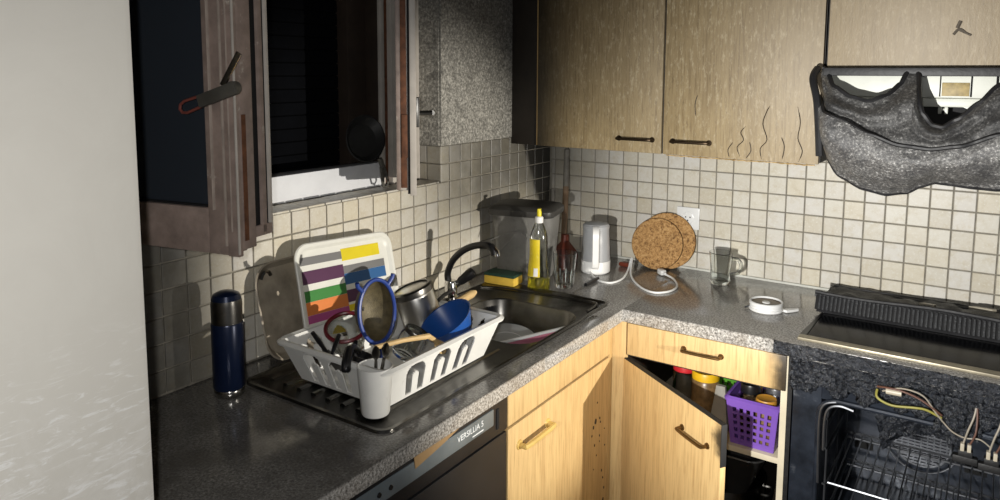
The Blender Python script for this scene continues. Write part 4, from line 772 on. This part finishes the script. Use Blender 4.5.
gj = thing('glass_jar', 'clear glass jar on its side behind the wooden spoon in the dish rack', 'jar', (.45, -1.46, .95)); F_ = frame((.435, -1.468, .975), (.35, .25, .8)); m = MB(); m.lathe([(0, 0), (.030, 0), (.034, .006), (.034, .055), (.028, .066), (.028, .074), (.026, .074), (.026, .066), (.031, .054), (.031, .008), (0, .005)], 28, F_, False, False); m.build('body', 'glass', gj)
m = MB(); m.lathe([(.0295, .064), (.0305, .066), (.0305, .072), (.0295, .074)], 28, F_, False, False); m.build('band', 'steel_dull', gj)
def cutlery(name, a_, b_, mat, label):
    t = thing(name, label, name, a_, group='cutlery in the dish rack'); a_ = Vector(a_); b_ = Vector(b_); dd = (b_-a_).normalized(); F_ = frame(a_, dd)
    m = MB(); L_ = (b_-a_).length; m.loft([[(x*w, y*.0015, z) for x, y in ((-1, -1), (1, -1), (1, 1), (-1, 1))] for w, z in ((.006, 0), (.004, L_*.5), (.0035, L_*.75))], m=F_); m.build('handle', mat, t)
    m = MB(); m.lathe([(.002, 0), (.011, L_*.08), (.013, L_*.14), (.009, L_*.22), (.001, L_*.26)], 10, F_ @ Matrix.Translation((0, 0, L_*.74)) @ Matrix.Diagonal((1, .18, 1, 1))); m.build('bowl', mat, t)
cutlery('spoon', (.495, -1.632, .93), (.505, -1.600, 1.065), 'steel', 'steel spoon standing in the cutlery cup'); cutlery('spoon', (.505, -1.640, .93), (.470, -1.600, 1.050), 'steel_dull', 'dull steel spoon leaning in the cutlery cup towards the strainer')
for i, (a_, b_) in enumerate((((.27, -1.575, .93), (.35, -1.60, 1.05)), ((.33, -1.555, .94), (.385, -1.58, 1.035)), ((.30, -1.550, .93), (.262, -1.605, 1.04)))):
    t = thing('knife', ('dark table knife leaning highest in the near end of the rack', 'dark table knife lying low in the near end of the rack', 'dark table knife leaning back towards the wall in the rack')[i], 'knife', a_, group='knives in the dish rack'); a_ = Vector(a_); b_ = Vector(b_)
    MB().tube([a_.lerp(b_, .5), a_.lerp(b_, .8), b_], [.004, .006, .005], 8).build('handle', 'black_plastic', t); MB().box(-.008, .008, -.001, .001, 0, (b_-a_).length*.52, 0, frame(a_, b_-a_)).build('blade', 'steel_dull', t)
# striped tray and grey tray behind the rack
BM = leaning((.122, -1.508, .942), (.122, -1.125, .917), (.052, -1.495, 1.205))
sy = thing('striped_tray', 'white tray with coloured stripes leaning against the tiles behind the rack', 'tray', (.10, -1.3, .92)); TW, TH = .382, .272
def tl(i, z): return [(x, y, z) for x, y in rrect(i, TW-i, i, TH-i, .045-i*.6, 6)]
m = MB(); m.loft([tl(.012, -.006), tl(.003, .0), tl(0, .008), tl(.003, .011), tl(.012, .010), tl(.020, .002), tl(.03, .0005)], m=BM); m.build('tray_body', 'board_white', sy)
for x0, x1, y0, y1, c in ((.022, .175, .212, .234, 'st_grey'), (.175, .330, .205, .240, 'st_yellow'), (.022, .175, .160, .196, 'st_purple'), (.175, .345, .168, .190, 'st_grey'), (.175, .345, .136, .1675, 'st_blue'), (.022, .175, .112, .142, 'st_green'), (.022, .175, .076, .1115, 'st_orange'), (.022, .175, .054, .0755, 'st_pink'), (.175, .345, .085, .120, 'st_purple'), (.175, .345, .05, .078, 'st_yellow'), (.022, .175, .022, .046, 'st_yellow')): MB().box(x0, x1, y0, y1, .0008, .0018, 0, BM).build('stripe', c, sy, smooth=False)
GM = leaning((.082, -1.598, .908), (.082, -1.49, .908), (.020, -1.606, 1.165))
gt = thing('baking_dish', 'dull grey metal tray standing behind the striped tray', 'tray', (.10, -1.5, .91))
def gl(i, z): return [(x, y, z) for x, y in rrect(i, .235-i, i, .265-i, .06-i*.6, 6)]
m = MB(); m.loft([gl(.02, -.014), gl(.016, -.016), gl(.003, .004), gl(0, .006), gl(.004, .008), gl(.018, -.010), gl(.03, -.012)], m=GM); m.build('tray_body', 'tray_grey', gt)
m = MB(); m.tube(smooth_path([GM @ Vector(p_) for p_ in ((.022, .225, .004), (.030, .240, .009), (.045, .242, .009), (.055, .230, .004))]), .005, 8); m.build('grip', 'steel_dull', gt)
# pan in the window
pw = thing('frying_pan', 'dark frying pan leaning in the window opening above the sill', 'pan', (-.05, -1.06, 1.29)); F_ = frame((-.060, -1.085, 1.462), (.90, -.22, .38), (.1, -.75, .6))
m = MB(); m.lathe([(0, -.028), (.055, -.028), (.060, -.024), (.082, 0), (.084, .001), (.080, .002), (.058, -.021), (0, -.024)], 40, F_ @ Matrix.Diagonal((.82, 1.0, 1, 1)), False, False); m.build('pan_body', 'pan_dark', pw)
m = MB(); m.tube([(-.040, -1.043, 1.395), (-.038, -1.032, 1.365)], .008, 8); h0 = Vector((-.038, -1.034, 1.368)); h1 = Vector((-.044, -1.008, 1.293)); dd = (h1-h0)
Fh = frame(h0, dd, (0, 1, 0)); m.build('handle_neck', 'handle_grey', pw)
hl = dd.length; m = MB(); m.tube([Fh @ Vector((a_, 0, b_)) for a_, b_ in ((.007, 0), (.012, hl*.5), (.012, hl*.85), (.0, hl*.97), (-.012, hl*.85), (-.012, hl*.5), (-.007, 0))], .0045, 6, True); m.box(-.010, .010, -.003, .003, 0, hl*.5, .001, Fh); m.build('handle', 'handle_grey', pw)

# ------------------------------------------------------------------ inside the open cabinet
pb = thing('purple_basket', 'purple plastic basket of jars on the cabinet shelf', 'basket', (1.050, -.50, .5205)); 
def bwall(k):
    def P_(u, v):
        bx, by, tx, ty = .064, .080, .078, .095; A = [(-bx, -by), (bx, -by), (bx, by), (-bx, by)]; B_ = [(-tx, -ty), (tx, -ty), (tx, ty), (-tx, ty)]
        lo = Vector(A[k]).lerp(Vector(A[(k+1) % 4]), u); hi = Vector(B_[k]).lerp(Vector(B_[(k+1) % 4]), u); q = lo.lerp(hi, v); return (1.050+q.x, -.478+q.y, .522+.150*v)
    return P_
def holes(nc):
    def f(u, v):
        if v < .10 or v > .84 or u < .08 or u > .92: return True
        cu = ((u-.08)/.84*nc) % 1; cv = ((v-.10)/.74*5) % 1; return not (.25 < cu < .75 and .2 < cv < .8)
    return f
for k in range(4): m = MB(); m.grid(bwall(k), 64 if k % 2 == 0 else 88, 60, holes(6 if k % 2 == 0 else 9), .003); m.build('side_wall', 'purple', pb)
m = MB(); m.loft([[(x, y, z) for x, y in rrect(1.050-.078-d_, 1.050+.078+d_, -.478-.095-d_, -.478+.095+d_, .014, 5)] for d_, z in ((-.001, .668), (.007, .664), (.008, .672), (.0, .678), (-.004, .675))], False, False); m.build('rim', 'purple', pb)
MB().box(1.050-.063, 1.050+.063, -.558, -.398, .5215, .525, .001).build('bottom', 'purple', pb)
def jar(x, y, z, r, h, lidmat, bodymat, label, lr=None):
    t = thing('jar', label, 'jar', (x, y, z), group='jars in the corner cabinet'); K = Matrix.Translation((x, y, z)); m = MB(); m.lathe([(r*.92, .0005), (r, .006), (r, h*.78), (r*.86, h*.84)], 24, K); m.build('body', bodymat, t); lr = lr or r*.98
    m = MB(); m.lathe([(lr, h*.84), (lr, h*.97), (lr*.94, h), (lr*.8, h*.985), (0, h*.985)], 24, K, True, False); m.build('lid', lidmat, t)
jar(1.080, -.522, .5255, .032, .150, 'orange_lid', 'jar_brown', 'jar with dull orange lid at the front of the purple basket'); jar(1.022, -.485, .5255, .031, .172, 'black_plastic', 'glass', 'jar with black lid in the purple basket'); jar(1.085, -.435, .5255, .028, .165, 'foil', 'foil', 'foil wrapped jar at the back of the purple basket'); jar(1.018, -.418, .5255, .025, .160, 'yellow_lid', 'jar_brown', 'jar with yellow lid at the back of the purple basket')
jar(.775, -.40, .5205, .040, .160, 'red_lid', 'glass', 'jar with red lid deep in the open corner cabinet'); jar(.862, -.44, .5205, .046, .165, 'yellow_lid', 'jar_brown', 'jar with bright yellow lid in the open corner cabinet')
gb = thing('green_basket', 'green plastic basket standing behind the jars in the open cabinet', 'basket', (.865, -.28, .5205))
m = MB()
for k in range(4):
    A = [(-.08, -.07), (.08, -.07), (.08, .07), (-.08, .07)]; m = MB(); m.grid(lambda u, v, k=k: (.875+Vector(A[k]).lerp(Vector(A[(k+1) % 4]), u).x*(1+.15*v), -.28+Vector(A[k]).lerp(Vector(A[(k+1) % 4]), u).y*(1+.15*v), .522+.165*v), 40, 30, holes(7), .003); m.build('side_wall', 'green_plastic', gb)
m = MB(); m.tube([(x, y, .687) for x, y in rrect(.875-.093, .875+.093, -.362, -.198, .015, 4)], .006, 6, True); m.build('rim', 'green_plastic', gb)
fb = thing('packet', 'crumpled grey packet standing on the shelf in front of the green basket', 'packet', (.915, -.46, .5205)); m = MB(); m.loft([[(.925+a_*(.03-.004*q)+.006*noise.noise((q, a_*3, 1)), -.475+b_*(.022-.015*q/4), .5207+.035*q) for a_, b_ in ((-1, -1), (-.3, -1.2), (.3, -.9), (1, -1), (1.1, 0), (1, 1), (0, 1.1), (-1, 1))] for q in range(5)]); m.build('wrapper', 'bag_grey', fb)
bt = thing('roasting_tin', 'dark roasting tin on top of the pot under the cabinet shelf', 'tin', (.88, -.36, .30))
def rt_(i, z): return [(x, y, z) for x, y in rrect(.685+i, 1.080-i, -.545+i, -.16-i, .05, 5)]
m = MB(); m.loft([rt_(.075, .302), rt_(.068, .304), rt_(.008, .455), rt_(0, .462), rt_(.002, .466), rt_(.012, .460), rt_(.070, .310), rt_(.08, .308)]); m.build('pan_body', 'pan_dark', bt)
sp_ = thing('stock_pot', 'dull steel pot on the cabinet floor beneath the roasting tin', 'pot', (.90, -.34, .1165)); m = MB(); m.lathe([(0, .1168), (.135, .1168), (.14, .122), (.14, .296), (.144, .300), (.137, .298), (.135, .125), (0, .122)], 36, Matrix.Translation((.90, -.34, 0)), False, False); m.build('body', 'steel_dull', sp_)
for sgn in (-1, 1): MB().tube(smooth_path([(.90+sgn*.139, -.37, .27), (.90+sgn*.165, -.365, .272), (.90+sgn*.165, -.315, .272), (.90+sgn*.139, -.31, .27)], 5), .005, 6).build('handle', 'steel_dull', sp_)
fp = thing('frying_pan', 'round pan standing on edge between the tin and the cabinet side', 'pan', (1.10, -.36, .1165)); F_ = frame((1.100, -.34, .2685), (-1, 0, .06), (0, 0, 1)); m = MB(); m.lathe([(0, -.025), (.12, -.025), (.148, .0), (.15, .002), (.146, .002), (.118, -.021), (0, -.021)], 40, F_, False, False); m.build('pan_body', 'steel_dull', fp)
